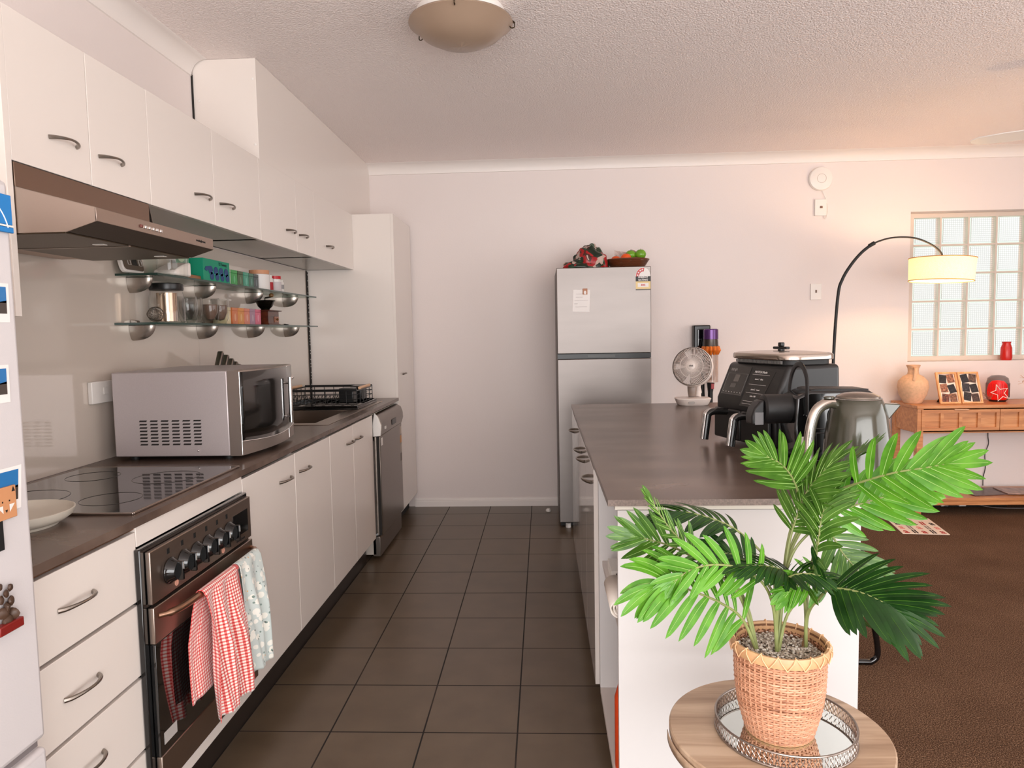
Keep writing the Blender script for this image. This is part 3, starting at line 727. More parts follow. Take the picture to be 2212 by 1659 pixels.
MB().box(-0.9578, 4.06, 0.675, -0.957, 4.10, 0.72).build('sticker', paper, t, world=True, smooth=False)
for k, c in enumerate(((190, 178, 164), (206, 150, 100), (170, 160, 150), (120, 110, 104))):
    MB().box(-0.9578, 4.60, 0.665-k*0.06, -0.957, 4.645, 0.715-k*0.06).build('energy_sticker', M('sticker%d' % k, c, 0.6), t, world=True, smooth=False)

# ================================================================= WHITE FRIDGE AT THE LEFT EDGE
fw = M('fridge_white', (206, 200, 200), 0.35, bump=(300, 0.04))
t = thing('white_fridge', 'white fridge at the left edge of the photo with magnets and snapshots on its door', 'fridge', (-1.22, 0.85, 0))
MB().box(-1.55, 0.50, 0.01, -0.965, 1.172, 1.60).build('body', fw, t, world=True, bevel=0.006)
fd = MB().box(-0.96, 0.50, 0.622, -0.90, 1.177, 1.60).build('upper_door', fw, t, world=True, bevel=0.010, seg=4)
MB().box(-0.96, 0.50, 0.05, -0.90, 1.177, 0.606).build('lower_door', fw, t, world=True, bevel=0.010, seg=4)
MB().box(-0.955, 0.505, 0.606, -0.915, 1.172, 0.622).build('door_gap', M('gap_grey', (120, 112, 112), 0.4), t, world=True, smooth=False)
def snapshot(y0, y1, z0, z1, lean, label, cols):
    t = thing('snapshot', label, 'photo', (-0.8995, (y0+y1)/2, z0), 0, 'photos on the white fridge')
    def P(y, z): return (-0.8994, y+lean*(z-z0), z)
    bd = MB().add([P(y0, z0), P(y1, z0), P(y1, z1), P(y0, z1)], [(0, 1, 2, 3)]).build('border', paper, t, world=True, solid=0.0006, smooth=False)
    q = (y1-y0)*0.08; zm = z0+(z1-z0)*0.22
    def Q(y, z): p = P(y, z); return (-0.8988, p[1], p[2])
    k = zm+(z1-0.006-zm)*0.4
    MB().add([Q(y0+q, k), Q(y1-q, k), Q(y1-q, z1-0.006), Q(y0+q, z1-0.006)], [(0, 1, 2, 3)]).build('picture', M('photo_sky', cols[0], 0.3), t, world=True, smooth=False)
    MB().add([Q(y0+q, zm), Q(y1-q, zm), Q(y1-q, k+0.004), Q(y0+q, k-0.006)], [(0, 1, 2, 3)]).build('picture', M('photo_ground', cols[1], 0.4), t, world=True, smooth=False)
snapshot(1.08, 1.158, 1.361, 1.426, 0.02, 'uppermost instant photo on the white fridge, blue sky above dark ground', ((36, 110, 170), (66, 58, 54)))
snapshot(1.07, 1.146, 1.227, 1.290, 0.02, 'instant photo in the middle of the white fridge, between the other two', ((30, 100, 165), (84, 62, 52)))
snapshot(1.06, 1.153, 1.045, 1.118, 0.10, 'tilted instant photo pinned under the fox magnet on the white fridge', ((18, 96, 190), (44, 44, 50)))
t = thing('fridge_magnet', 'square wooden fridge magnet with a fox face', 'magnet', (-0.898, 1.11, 1.04), 0)
MB().box(-0.8985, 1.09, 1.034, -0.894, 1.137, 1.088).build('plaque', M('fox_tan', (200, 140, 96), 0.6), t, world=True, bevel=0.001)
f = MB()
for y, s in ((1.1005, -1), (1.1265, 1)): f.add([(-0.8937, y-0.006, 1.058), (-0.8937, y+0.006, 1.058), (-0.8937, y-s*0.010+s*0.004, 1.045)], [(0, 1, 2)])
f.build('cheek', whitep, t, world=True, smooth=False)
f = MB()
for y in (1.096, 1.131): f.add([(-0.8937, y-0.004, 1.078), (-0.8937, y+0.004, 1.078), (-0.8937, y, 1.087)], [(0, 1, 2)])
f.add([(-0.8936, 1.1105, 1.050), (-0.8936, 1.1165, 1.050), (-0.8936, 1.1135, 1.045)], [(0, 1, 2)])
for y in (1.106, 1.121): f.box(-0.8938, y-0.0012, 1.063, -0.8934, y+0.0012, 1.0655)
f.build('face_mark', blackm, t, world=True, smooth=False)
t = MB().box(-0.8985, 1.07, 1.524, -0.8935, 1.172, 1.574).box(-0.8985, 1.07, 1.511, -0.893, 1.173, 1.5205).build('souvenir_magnet', [M('magnet_blue', (14, 120, 190), 0.35)], bevel=0.001)
tag(t, 'blue souvenir magnet with white curved lines near the top of the white fridge', 'magnet')
MB().tube([(-0.8933, 1.10+0.062*sin(radians(a)), 1.505+0.062*cos(radians(a))) for a in range(5, 80, 8)], 0.0012, 5).build('white_line', whitep, t)
MB().box(-0.8936, 1.07, 1.5208, -0.8926, 1.172, 1.5235).build('white_line', whitep, t, smooth=False)
t = MB()
for k in range(9): t.ico((-0.893, 1.098+0.012*sin(k*2.1), 0.868+k*0.0075), 0.012-0.0007*k, 2, sc=(0.5, 1, 0.9), jit=0.12)
t = t.build('pine_magnet', [M('relief_brown', (70, 48, 34), 0.5)])
tag(t, 'brown carved relief magnet with a red base low on the white fridge', 'magnet')
MB().box(-0.8985, 1.07, 0.85, -0.884, 1.123, 0.866).build('base', M('magnet_red', (120, 22, 16), 0.4), t, bevel=0.002)
tag(MB().box(-0.898, 1.07, 0.985, -0.895, 1.106, 1.034).build('strip_magnet', blackm, bevel=0.001), 'thin black strip hanging below the fox magnet', 'magnet')
tag(MB().box(-1.40, 0.75, 1.6005, -0.915, 1.150, 1.665).build('tissue_box', M('cream_card', (226, 214, 176), 0.7), bevel=0.004), 'cream box lying on top of the white fridge', 'box')

# ================================================================= ISLAND
t = thing('island_cabinet', 'white kitchen island base with an open shelf niche at its near end', 'kitchen island', (0.49, 2.95, 0))
IX = 0.175; IY0, IY1 = 1.79, 4.06
MB().box(0.184, IY0, 0.0, 0.797, IY0+0.018, 0.867).build('end_panel', lamw, t, world=True, bevel=0.0008)
MB().box(0.178, IY0+0.004, 0.8675, 0.799, IY0+0.028, 0.8815).build('top_rail', M('rail_cream', (236, 228, 214), 0.4), t, world=True, smooth=False)
MB().box(0.779, IY0+0.0185, 0.0, 0.797, IY1, 0.881).build('back_panel', lamw, t, world=True, smooth=False)
MB().box(IX, 2.300, 0.13, 0.7785, 2.318, 0.881).build('niche_side', lamw, t, world=True, smooth=False)
MB().box(IX, IY0+0.0185, 0.112, 0.7785, 2.2995, 0.130).build('bottom_shelf', M('niche_grey', (206, 196, 190), 0.4), t, world=True, smooth=False)
MB().box(IX+0.010, IY0+0.0185, 0.548, 0.7785, 2.2995, 0.566).build('middle_shelf', M('niche_grey', (206, 196, 190), 0.4), t, world=True, smooth=False)
MB().box(IX+0.02, 2.3185, 0.13, 0.7785, IY1, 0.147).box(IX+0.02, IY1-0.018, 0.147, 0.7785, IY1, 0.88).build('carcass', lamw, t, world=True, smooth=False)
MB().box(0.24, IY0+0.0185, 0.0005, 0.256, IY1, 0.111).build('kickboard', dkgap, t, world=True, smooth=False)
gl = M('gloss_door', (214, 206, 200), 0.06, coat=0.6)
ys = [2.3185, 2.755, 3.19, 3.625, IY1]
hp_ = [(2.60, 2.71), (2.80, 2.91), (3.48, 3.59), (3.66, 3.77)]
for k in range(4):
    d = MB().box(IX-0.018+0.003, ys[k]+0.0015, 0.131, IX+0.0, ys[k+1]-0.0015, 0.868).build('door', gl, t, world=True, bevel=0.0012)
    h = [(2.44, 2.55), (2.83, 2.94), (3.05, 3.16), (3.66, 3.77)][k]
    bow(h[0], h[1], IX-0.015, 0.80, 0.03, 0.0055, -1).build('handle', nickel, d, world=True)
poly = [(0.1575, 1.7675), (0.83, 1.7675), (0.90, 1.80), (0.97, 1.90), (1.0, 2.02), (1.02, 2.3), (1.02, 4.094), (0.1575, 4.094)]
t = MB().prism(poly, 2, 0.8835, 0.900).build('island_worktop', wtop, smooth=False)
tag(t, 'wide brown stone-look worktop on the white kitchen island, carrying the black appliances', 'worktop')
MB().box(0.1575, 1.7667, 0.8836, 0.83, 1.7674, 0.8999).build('edge_strip', M('edge_speckle', (126, 112, 104), 0.45, noise=(220, 0.25)), t, smooth=False)
# things in the niche
t = MB()
roll = [(0.0175*k/40*1.0) for k in range(41)]
pts = []
mb = MB()
def sp(u, v):
    a = u*2*pi*3.2; r = 0.008+0.025*u
    return (0.196+r*cos(a)*1.05, 1.815+0.19*v, 0.5975+r*sin(a)*0.9)
mb.grid(sp, 90, 2)
t = mb.build('rolled_cloth', M('towel_white', (228, 218, 208), 0.9), solid=0.003)
tag(t, 'white cloth rolled up on the middle shelf of the island niche', 'cloth')
t = MB().box(0.196, 2.10, 0.5665, 0.34, 2.22, 0.600).build('patterned_box', M('patterned_card', (226, 222, 216), 0.6), bevel=0.001)
tag(t, 'white box with dark dots at the back of the middle niche shelf', 'box')
for k in range(6): MB().lathe([(0.0045, 0), (0.0045, -0.0006)], (0.203+0.012*k, 2.0995, 0.576+0.014*(k % 2)), 10, axis='y').build('dot', blackm, t, smooth=False)
t = thing('orange_bottle', 'orange bottle standing on the bottom shelf of the island niche', 'bottle', (0.216, 1.865, 0.1305))
MB().lathe([(0, 0), (0.035, 0), (0.036, 0.01), (0.036, 0.20), (0.022, 0.25), (0.014, 0.262), (0, 0.262)], (0, 0, 0), 24).build('bottle', M('orange_plastic', (214, 70, 24), 0.3), t)
MB().lathe([(0.016, 0.262), (0.016, 0.285), (0, 0.286)], (0, 0, 0), 16).build('cap', whitep, t)
t = thing('frying_pan', 'dark saucepan stored under the middle shelf of the island niche', 'pan', (0.36, 2.02, 0.1305))
MB().lathe([(0, 0), (0.09, 0), (0.10, 0.01), (0.105, 0.07), (0.102, 0.07), (0.097, 0.012), (0, 0.006)], (0.03, 0.12, 0), 32).build('pan', blackm, t)

# ================================================================= STEEL FRIDGE
t = thing('steel_fridge', 'stainless steel top-freezer fridge against the back wall beyond the island', 'fridge', (0.40, 4.95, 0))
FX0, FX1, FY = 0.092, 0.708, 4.66
MB().box(FX0, FY+0.062, 0.03, FX1, 5.26, 1.732).build('body', M('fridge_grey', (92, 86, 82), 0.45, 0.3), t, world=True, bevel=0.003)
fz = MB().box(FX0+0.001, FY, 1.175, FX1-0.001, FY+0.060, 1.737).build('freezer_door', fsteel, t, world=True, bevel=0.004)
lo = MB().box(FX0+0.001, FY, 0.045, FX1-0.001, FY+0.060, 1.140).build('fridge_door', fsteel, t, world=True, bevel=0.004)
MB().box(FX0+0.002, FY+0.004, 1.142, FX1-0.002, FY+0.060, 1.1735).build('handle_recess', blackp, t, world=True, smooth=False)
MB().box(FX0+0.20, FY+0.001, 1.150, FX0+0.38, FY+0.004, 1.166).build('grip_badge', M('grip_grey', (56, 54, 52), 0.3), t, world=True, smooth=False)
for x in (FX0+0.06, FX1-0.06): MB().lathe([(0.018, 0), (0.018, 0.03)], (x, FY+0.05, 0), 14).build('foot', whitep, t, world=True)
MB().box(FX0+0.01, FY+0.07, 0.005, FX1-0.01, FY+0.08, 0.03).build('toe_grille', blackm, t, world=True, smooth=False)
# energy label
yb = FY-0.0006
el = thing('energy_label', 'energy rating sticker with red star arc at the top right of the steel fridge door', 'sticker', (0.656, yb, 1.583))
cx, zt = 0.656, 1.672
MB().add([(cx-0.048, yb, 1.583), (cx+0.048, yb, 1.583), (cx+0.048, yb, zt), (cx-0.048, yb, zt)], [(0, 1, 2, 3)]).build('cream_panel', M('label_cream', (226, 200, 146), 0.6), el, world=True, solid=0.0004, smooth=False)
arc = [(cx+0.048*cos(radians(a)), yb-0.0002, zt+0.056*sin(radians(a))) for a in range(0, 181, 12)]
MB().add(arc, [tuple(range(len(arc)))]).build('arc_white', paper, el, world=True, smooth=False)
ra = [(cx+0.046*cos(radians(a)), yb-0.0006, zt+0.054*sin(radians(a))) for a in range(80, 181, 10)]+[(cx+0.026*cos(radians(a)), yb-0.0006, zt+0.032*sin(radians(a))) for a in range(180, 79, -10)]
MB().add(ra, [tuple(range(len(ra)))]).build('arc_red', M('label_red', (196, 26, 34), 0.5), el, world=True, smooth=False)
for a in (170, 145, 120, 97):
    c = (cx+0.036*cos(radians(a)), zt+0.043*sin(radians(a))); ps = []
    for k in range(10):
        r = 0.0085 if k % 2 == 0 else 0.0036; an = radians(90+36*k); ps.append((c[0]+r*cos(an), yb-0.0009, c[1]+r*sin(an)))
    MB().add(ps, [tuple(range(10))]).build('star', paper, el, world=True, smooth=False)
MB().box(cx-0.048, yb-0.0008, 1.640, cx+0.048, yb-0.0004, zt).build('black_band', M('label_black', (34, 32, 30), 0.5), el, world=True, smooth=False)
text('label_lettering', 'ENERGY\nRATING', 0.017, (cx, yb-0.0012, 1.6575), (1, 0, 0), (0, 0, 1), paper, el, bold=0.0004)
MB().box(cx-0.035, yb-0.0008, 1.603, cx+0.035, yb-0.0004, 1.629).build('white_box', paper, el, world=True, smooth=False)
text('label_lettering', '305', 0.015, (cx, yb-0.0012, 1.6155), (1, 0, 0), (0, 0, 1), M('label_red', (196, 26, 34), 0.5), el, bold=0.0005, sx=1.3)
MB().box(cx-0.048, yb-0.0008, 1.583, cx+0.048, yb-0.0004, 1.590).build('grey_band', M('label_grey', (90, 88, 84), 0.5), el, world=True, smooth=False)
# note and magnet on the freezer door
nt_ = thing('handwritten_note', 'sheet of lined note paper held on the steel fridge door', 'note', (0.255, yb, 1.445))
MB().add([(0.196, yb, 1.452), (0.306, yb, 1.448), (0.312, yb, 1.592), (0.202, yb, 1.594)], [(0, 1, 2, 3)]).build('sheet', paper, nt_, world=True, solid=0.0006, smooth=False)
pen = M('pencil_grey', (150, 134, 134), 0.8)
mb = MB()
for k, (xa, xb) in enumerate(((0.222, 0.268), (0.218, 0.262), (0.208, 0.296), (0.208, 0.228), (0.215, 0.29))):
    z = 1.566-k*0.021
    mb.tube([(xa+(xb-xa)*i/24, yb-0.0009, z+0.0018*sin(i*2.4)*(1+0.5*sin(i*1.1))) for i in range(25)], 0.0005, 4)
mb.build('handwriting', pen, nt_, world=True)
mg = thing('bear_magnet', 'small brown square magnet holding the note on the steel fridge', 'magnet', (0.278, yb, 1.56))
MB().box(0.263, yb-0.005, 1.562, 0.294, yb-0.0012, 1.601).build('plaque', M('fox_tan2', (176, 120, 90), 0.6), mg, world=True, bevel=0.001)
MB().lathe([(0.008, 0), (0.008, -0.0005)], (0.2785, yb-0.0052, 1.575), 16, axis='y', sy=1.0, sx=1.5).build('white_belly', paper, mg, world=True, smooth=False)

# bag of wrapped sweets / gift wrap on top
def bagmat():
    m = M('gift_wrap', (60, 40, 30), 0.35); N, L, b = nodes(m)
    tc = N.new('ShaderNodeTexCoord'); v = N.new('ShaderNodeTexVoronoi'); v.inputs['Scale'].default_value = 22; L.new(tc.outputs['Object'], v.inputs['Vector'])
    n = N.new('ShaderNodeTexNoise'); n.inputs['Scale'].default_value = 13; n.inputs['Distortion'].default_value = 1.0; L.new(tc.outputs['Object'], n.inputs[0])
    sp = N.new('ShaderNodeSeparateColor'); L.new(v.outputs['Color'], sp.inputs[0])
    a = mth(N, L, 'ADD', mth(N, L, 'MULTIPLY', sp.outputs[0], 0.6), mth(N, L, 'MULTIPLY', n.outputs['Fac'], 0.4))
    r = ramp(N, [(0.22, (24, 38, 24)), (0.36, (30, 66, 42)), (0.46, (160, 22, 26)), (0.60, (70, 30, 24)), (0.66, (186, 160, 148)), (0.80, (34, 52, 34))], 'CONSTANT')
    L.new(a, r.inputs[0]); L.new(r.outputs[0], b.inputs['Base Color']); return m
def blobfn(c, sx, sy, sz, seed, k=0.22):
    from mathutils import noise
    def fn(u, v):
        a, b = u*2*pi, v*pi/2*1.0
        d = Vector((cos(a)*cos(b), sin(a)*cos(b), sin(b)))
        n = noise.noise(d*2.1+Vector((seed, 0, 0)))*k+abs(noise.noise(d*4.7+Vector((0, seed, 0))))*k*0.8
        q = 1+n
        return (c[0]+d.x*sx*q, c[1]+d.y*sy*q, c[2]+max(0, d.z*sz*q))
    return fn
mb = MB().grid(blobfn((0.320, 4.83, 1.7375), 0.122, 0.095, 0.155, 3.1), 48, 20, closeu=True)
mb.grid(blobfn((0.245, 4.79, 1.7375), 0.115, 0.07, 0.055, 8.7, 0.3), 36, 12, closeu=True)
t = mb.build('gift_wrap_bag', bagmat(), sub=1)
tag(t, 'crumpled red and green festive gift bag on top of the steel fridge', 'bag')
# fruit basket
t = thing('fruit_basket', 'shallow dark woven basket of fruit on the steel fridge', 'basket', (0.580, 4.86, 1.7375))
wk = M('dark_wicker', (98, 52, 28), 0.4)
mb = MB()
for k in range(9):
    z = 0.003+k*0.0066; ra = 0.105+0.0042*k; rb = 0.085+0.003*k
    mb.tube([(ra*cos(2*pi*i/40)+0.0015*((i % 2)*2-1), rb*sin(2*pi*i/40), z) for i in range(40)], 0.0034, 6, closed=True)
mb.build('wicker_side', wk, t)
MB().lathe([(0, 0.001), (0.104, 0.001), (0.104, 0.004), (0, 0.004)], (0, 0, 0), 32, sy=0.82).build('wicker_base', wk, t)
MB().tube([(0.142*cos(2*pi*i/40), 0.113*sin(2*pi*i/40), 0.061) for i in range(40)], 0.005, 8, closed=True).build('rim', wk, t)
def fruit(name, cat, label, x, y, z, r, mat, grp=None):
    f = thing(name, label, cat, (0.580+x, 4.86+y, 1.7375+z), 0, grp)
    MB().lathe([(r*sin(pi*k/14)*(1-0.04*(k == 14)), -r*cos(pi*k/14)*(0.92 if k < 13 else 0.86)) for k in range(15)], (0, 0, 0), 24, cap=False).build('skin', mat, f)
    MB().tube([(0, 0, r*0.82), (0.002, 0, r*1.04)], 0.0015, 5).build('stalk', M('stalk', (70, 50, 30), 0.7), f)
gap = M('green_apple', (108, 158, 40), 0.25, noise=(30, 0.12)); org = M('orange_peel', (226, 84, 14), 0.4, bump=(300, 0.15))
rap = M('red_apple', (150, 44, 32), 0.25)
fruit('green_apple', 'apple', 'green apple at the right end of the fruit basket', 0.085, -0.02, 0.095, 0.037, gap, 'green apples')
fruit('green_apple', 'apple', 'green apple between the orange and the other green apple', 0.020, -0.01, 0.093, 0.036, gap, 'green apples')
fruit('orange', 'orange', 'larger orange in front, right beside the apples in the basket', -0.018, -0.062, 0.066, 0.036, org, 'oranges')
fruit('orange', 'orange', 'smaller orange at the left of the basket, half hidden behind the gift bag', -0.082, -0.03, 0.056, 0.034, org, 'oranges')
fruit('red_apple', 'apple', 'red apple low in the basket under the green apples', 0.052, -0.045, 0.045, 0.033, rap)
fruit('red_apple', 'apple', 'red apple peeping out behind the green apples', 0.035, 0.052, 0.10, 0.037, rap)
t = MB().add([(0.500, 4.93, 1.78), (0.60, 4.94, 1.79), (0.605, 4.935, 1.855), (0.535, 4.925, 1.866), (0.498, 4.93, 1.872)], [(0, 1, 2, 3, 4)]).build('plastic_bag', M('clear_bag', (214, 190, 180), 0.3, alpha=0.75), solid=0.001, smooth=False)
tag(t, 'pale see-through plastic bag sticking up behind the oranges in the basket', 'bag')

# ================================================================= ISLAND APPLIANCES
# --- desk fan
t = thing('desk_fan', 'small white desk fan at the far end of the island worktop', 'fan', (0.835, 3.99, 0.9002))
fwm = M('fan_white', (224, 212, 204), 0.35)
ov = rrect(0.196, 0.15, 0.055, 6)
mb = MB(); n = len(ov)
lv = [(0.80, 0), (0.86, 0.004), (0.97, 0.030), (1.0, 0.036), (0.97, 0.040), (0.5, 0.044)]
mb.add([(x*s, y*s, z) for s, z in lv for x, y in ov], [(i*n+k, i*n+(k+1) % n, (i+1)*n+(k+1) % n, (i+1)*n+k) for i in range(len(lv)-1) for k in range(n)]+[tuple(range(n))[::-1], tuple(range((len(lv)-1)*n, len(lv)*n))])
mb.build('base', fwm, t)
MB().prism(rrect(0.035, 0.014, 0.0065, 4), 1, -0.0745, -0.0708).xf(Matrix.Translation((-0.02, 0.0, 0.019))).build('button', M('fan_grey', (160, 152, 146), 0.4), t)
MB().tube(bez([(0.03, 0.01, 0.04), (0.036, 0.025, 0.075), (0.030, 0.04, 0.12), (0.01, 0.03, 0.155)], 5), [0.020, 0.019, 0.018, 0.017]*4, 14).build('arm', fwm, t)
MB().lathe([(0.020, 0.046), (0.024, 0.07), (0.026, 0.10), (0.018, 0.115), (0, 0.116)], (-0.002, 0.005, 0), 20).build('joint', M('fan_taupe', (140, 124, 114), 0.35), t)
hd = Matrix.Translation((0.0, -0.01, 0.212)) @ Matrix.Rotation(radians(-24), 4, 'Z') @ Matrix.Rotation(radians(-12), 4, 'X')
# head local: axis -y is the front
mb = MB().lathe([(0.108, -0.030), (0.111, -0.022), (0.111, 0.010), (0.104, 0.020), (0.101, 0.018), (0.104, 0.008), (0.104, -0.024), (0.101, -0.030)], (0, 0, 0), 56, axis='y', cap=False)
mb.xf(hd).build('head_ring', fwm, t)
mb = MB()
for k in range(72):
    a = 2*pi*k/72; pts = []
    for q in range(6):
        r = 0.021+(0.104-0.021)*q/5; an = a+0.25*(q/5); yy = -0.036-0.010*cos(pi/2*q/5)
        pts.append((r*cos(an), yy if q < 5 else -0.028, r*sin(an)))
    mb.tube(pts, 0.00115, 4)
for r, yy in ((0.064, -0.0425),): mb.tube([(r*cos(2*pi*k/48), yy, r*sin(2*pi*k/48)) for k in range(48)], 0.0016, 5, closed=True)
mb.xf(hd).build('grille', fwm, t)
mb = MB()
for k in range(60):
    a = 2*pi*k/60; mb.tube([(0.104*cos(a), 0.015, 0.104*sin(a)), (0.080*cos(a), 0.040, 0.080*sin(a)), (0.03*cos(a), 0.050, 0.03*sin(a))], 0.0013, 4)
mb.xf(hd).build('rear_grille', fwm, t)
MB().lathe([(0.022, -0.040), (0.022, -0.048), (0.019, -0.050), (0, -0.0505)], (0, 0, 0), 28, axis='y').xf(hd).build('hub', fwm, t)
mb = MB()
for k in range(5):
    m = Matrix.Rotation(2*pi*k/5, 4, 'Y')
    sub = MB().grid(lambda u, v: (0.02+0.075*v, -0.012+0.018*(u-0.5)*1.2, (u-0.5)*(0.03+0.05*v)), 6, 6); sub.xf(m); mb.add(sub.v, sub.f)
mb.xf(hd).build('fan_blades', M('fan_blade_taupe', (150, 134, 126), 0.4), t, solid=0.0015)
MB().lathe([(0.03, 0.048), (0.034, 0.0), (0.03, -0.02), (0, -0.021)], (0, 0, 0), 20, axis='y').xf(hd).build('motor', fwm, t)
p = hd @ Vector((0, -0.0515, 0)); rdir = hd.to_3x3() @ Vector((1, 0, 0)); udir = hd.to_3x3() @ Vector((0, 0, 1))
text('fan_lettering', 'click', 0.013, Vector((0.835, 3.99, 0.9002))+p, rdir, udir, blackm, t, bold=0.0003)

# --- air fryer
AF = thing('air_fryer', 'large black double-drawer air fryer with chrome handles on the island', 'air fryer', (0.862, 2.62, 0.9003), radians(-72))
bk = M('fryer_black', (26, 25, 25), 0.34, bump=(300, 0.02)); bk2 = M('fryer_panel', (14, 14, 14), 0.12, coat=0.4)
# local frame: front faces -y, width along x
Wd, Dp = 0.36, 0.24
body = [(-Dp/2-0.022, 0.012), (-Dp/2-0.030, 0.13), (-Dp/2-0.030, 0.165), (-Dp/2+0.028, 0.298), (Dp/2-0.005, 0.298), (Dp/2, 0.15), (Dp/2-0.005, 0.012)]
MB().prism(body, 0, -Wd/2, Wd/2).build('body', bk, AF, bevel=0.016, seg=4)
def lid_outline(w, d, r): return rrect(w, d, r, 6)
mb = MB().prism(lid_outline(Wd-0.03, Dp-0.045, 0.05), 2, 0.297, 0.313).xf(Matrix.Translation((0, 0.008, 0)))
mb.build('vent_collar', blackm, AF)
mb = MB(); 
for k in range(34):
    x = -Wd/2+0.045+k*0.0082; mb.box(x, -Dp/2+0.028, 0.300, x+0.003, -Dp/2+0.0312, 0.311)
mb.xf(Matrix.Translation((0, 0.0, 0))).build('vent_slot', M('vent_grey', (120, 116, 112), 0.4), AF, smooth=False)
ol = lid_outline(Wd+0.0, Dp-0.02, 0.06); n = len(ol); lv = [(0.985, 0.3135), (1.0, 0.316), (1.0, 0.330), (0.985, 0.334), (0.9, 0.337), (0.5, 0.342)]
mb = MB().add([(x*s, y*s+0.008, z) for s, z in lv for x, y in ol], [(i*n+k, i*n+(k+1) % n, (i+1)*n+(k+1) % n, (i+1)*n+k) for i in range(len(lv)-1) for k in range(n)]+[tuple(range(n))[::-1], tuple(range((len(lv)-1)*n, len(lv)*n))], 0)
mb.build('steel_lid', M('lid_steel', (188, 176, 166), 0.2, 1.0), AF)
mb = MB().lathe([(0.012, 0.340), (0.012, 0.350), (0.0, 0.350)], (0, 0.008, 0), 16)
kn = mb.box(-0.040, -0.0, 0.347, 0.040, 0.016, 0.357).box(-0.010, -0.0, 0.357, 0.010, 0.016, 0.372).build('lid_knob', blackp, AF, bevel=0.003)
# slanted control panel plane on the front
v0, v1 = Vector((0, -Dp/2-0.030, 0.165)), Vector((0, -Dp/2+0.028, 0.298)); ud = (v1-v0).normalized(); nd = Vector((0, -ud.z, ud.y))
def PP(x, s, off=0.0008): p = v0+ud*s+nd*off; return (x, p.y, p.z)
pl = MB().add([PP(-0.155, 0.015), PP(-0.020, 0.015), PP(-0.020, 0.128), PP(-0.155, 0.128)], [(0, 1, 2, 3)]).build('touch_panel', bk2, AF, solid=0.0008, smooth=False)
ln_ = M('panel_line', (120, 116, 112), 0.4)
MB().tube([PP(-0.150, 0.018, 0.0016), PP(-0.026, 0.018, 0.0016), PP(-0.026, 0.100, 0.0016), PP(-0.150, 0.100, 0.0016)], 0.0006, 4, closed=True).build('panel_outline', ln_, pl)
MB().add([PP(-0.103, 0.068, 0.0015), PP(-0.072, 0.068, 0.0015), PP(-0.072, 0.096, 0.0015), PP(-0.103, 0.096, 0.0015)], [(0, 1, 2, 3)]).build('display', M('lcd_grey', (96, 90, 86), 0.2), pl, smooth=False)
MB().add([PP(-0.112, 0.044, 0.0015), PP(-0.078, 0.044, 0.0015), PP(-0.078, 0.060, 0.0015), PP(-0.112, 0.060, 0.0015)], [(0, 1, 2, 3)]).build('display', M('lcd_grey2', (80, 76, 74), 0.2), pl, smooth=False)
for k in range(7): MB().box(-0.0012, 0, -0.0012, 0.0012, 0.001, 0.0012).xf(Matrix.Translation(Vector(PP(-0.143+k*0.018, 0.026, 0.0018)))).build('touch_mark', paper, pl, smooth=False)
gp = MB().add([PP(-0.012, -0.020), PP(0.098, -0.020), PP(0.125, 0.118), PP(0.0, 0.128)], [(0, 1, 2, 3)]).build('guide_sticker', M('guide_black', (22, 21, 20), 0.25), AF, solid=0.0008, smooth=False)
mbt = wm(AF).to_3x3()
def ptext(body, x, s, size, par, sx=1.0, mat=paper):
    p = wm(AF) @ Vector(PP(x, s, 0.0016)); return text('guide_lettering', body, size, p, mbt @ Vector((1, 0, 0)), mbt @ ud, mat, par, 0.0002, sx=sx)
ptext('MATCH Mode', 0.045, 0.112, 0.012, gp); ptext('NINJA', -0.122, 0.114, 0.015, pl, mat=M('logo_grey', (150, 144, 140), 0.3))
for s, b in ((0.085, 'zone 1   fries'), (0.045, 'zone 2   roast'), (0.02, 'bake 180')): ptext(b, 0.048, s, 0.009, gp)
lines = MB()
for s in (0.102, 0.064, 0.032, 0.0, -0.010): lines.tube([PP(0.0, s, 0.0018), PP(0.10, s, 0.0018)], 0.0005, 4)
lines.build('guide_line', paper, gp)
for sx_ in (-1, 1):
    xc = sx_*0.086
    dr = MB().box(xc-0.083, -Dp/2-0.0445, 0.016, xc+0.083, -Dp/2-0.0310, 0.128).build('drawer', bk, AF, bevel=0.006)
    y0 = -Dp/2-0.044
    hb = [(xc, y0+0.006, 0.117), (xc, y0-0.050, 0.120), (xc, y0-0.074, 0.112), (xc, y0-0.080, 0.090), (xc, y0-0.090, 0.018)]
    pts = bez(hb, 6)
    MB().tube(pts, 0.0130, 12, flat=1.0).build('handle', M('handle_black', (20, 20, 20), 0.2, coat=0.4), dr)
    MB().tube([Vector(p)+Vector((-0.004, -0.0045, 0.0015)) for p in pts[6:]], 0.0118, 14).build('chrome_cover', chrome, dr)

# --- coffee machine
CM = thing('coffee_machine', 'black pod coffee machine with arched handle between air fryer and kettle', 'coffee machine', (0.82, 2.22, 0.9003), radians(3))
bg_ = M('machine_gloss', (13, 13, 14), 0.12, coat=0.6); bm_ = M('machine_matt', (24, 23, 23), 0.42)
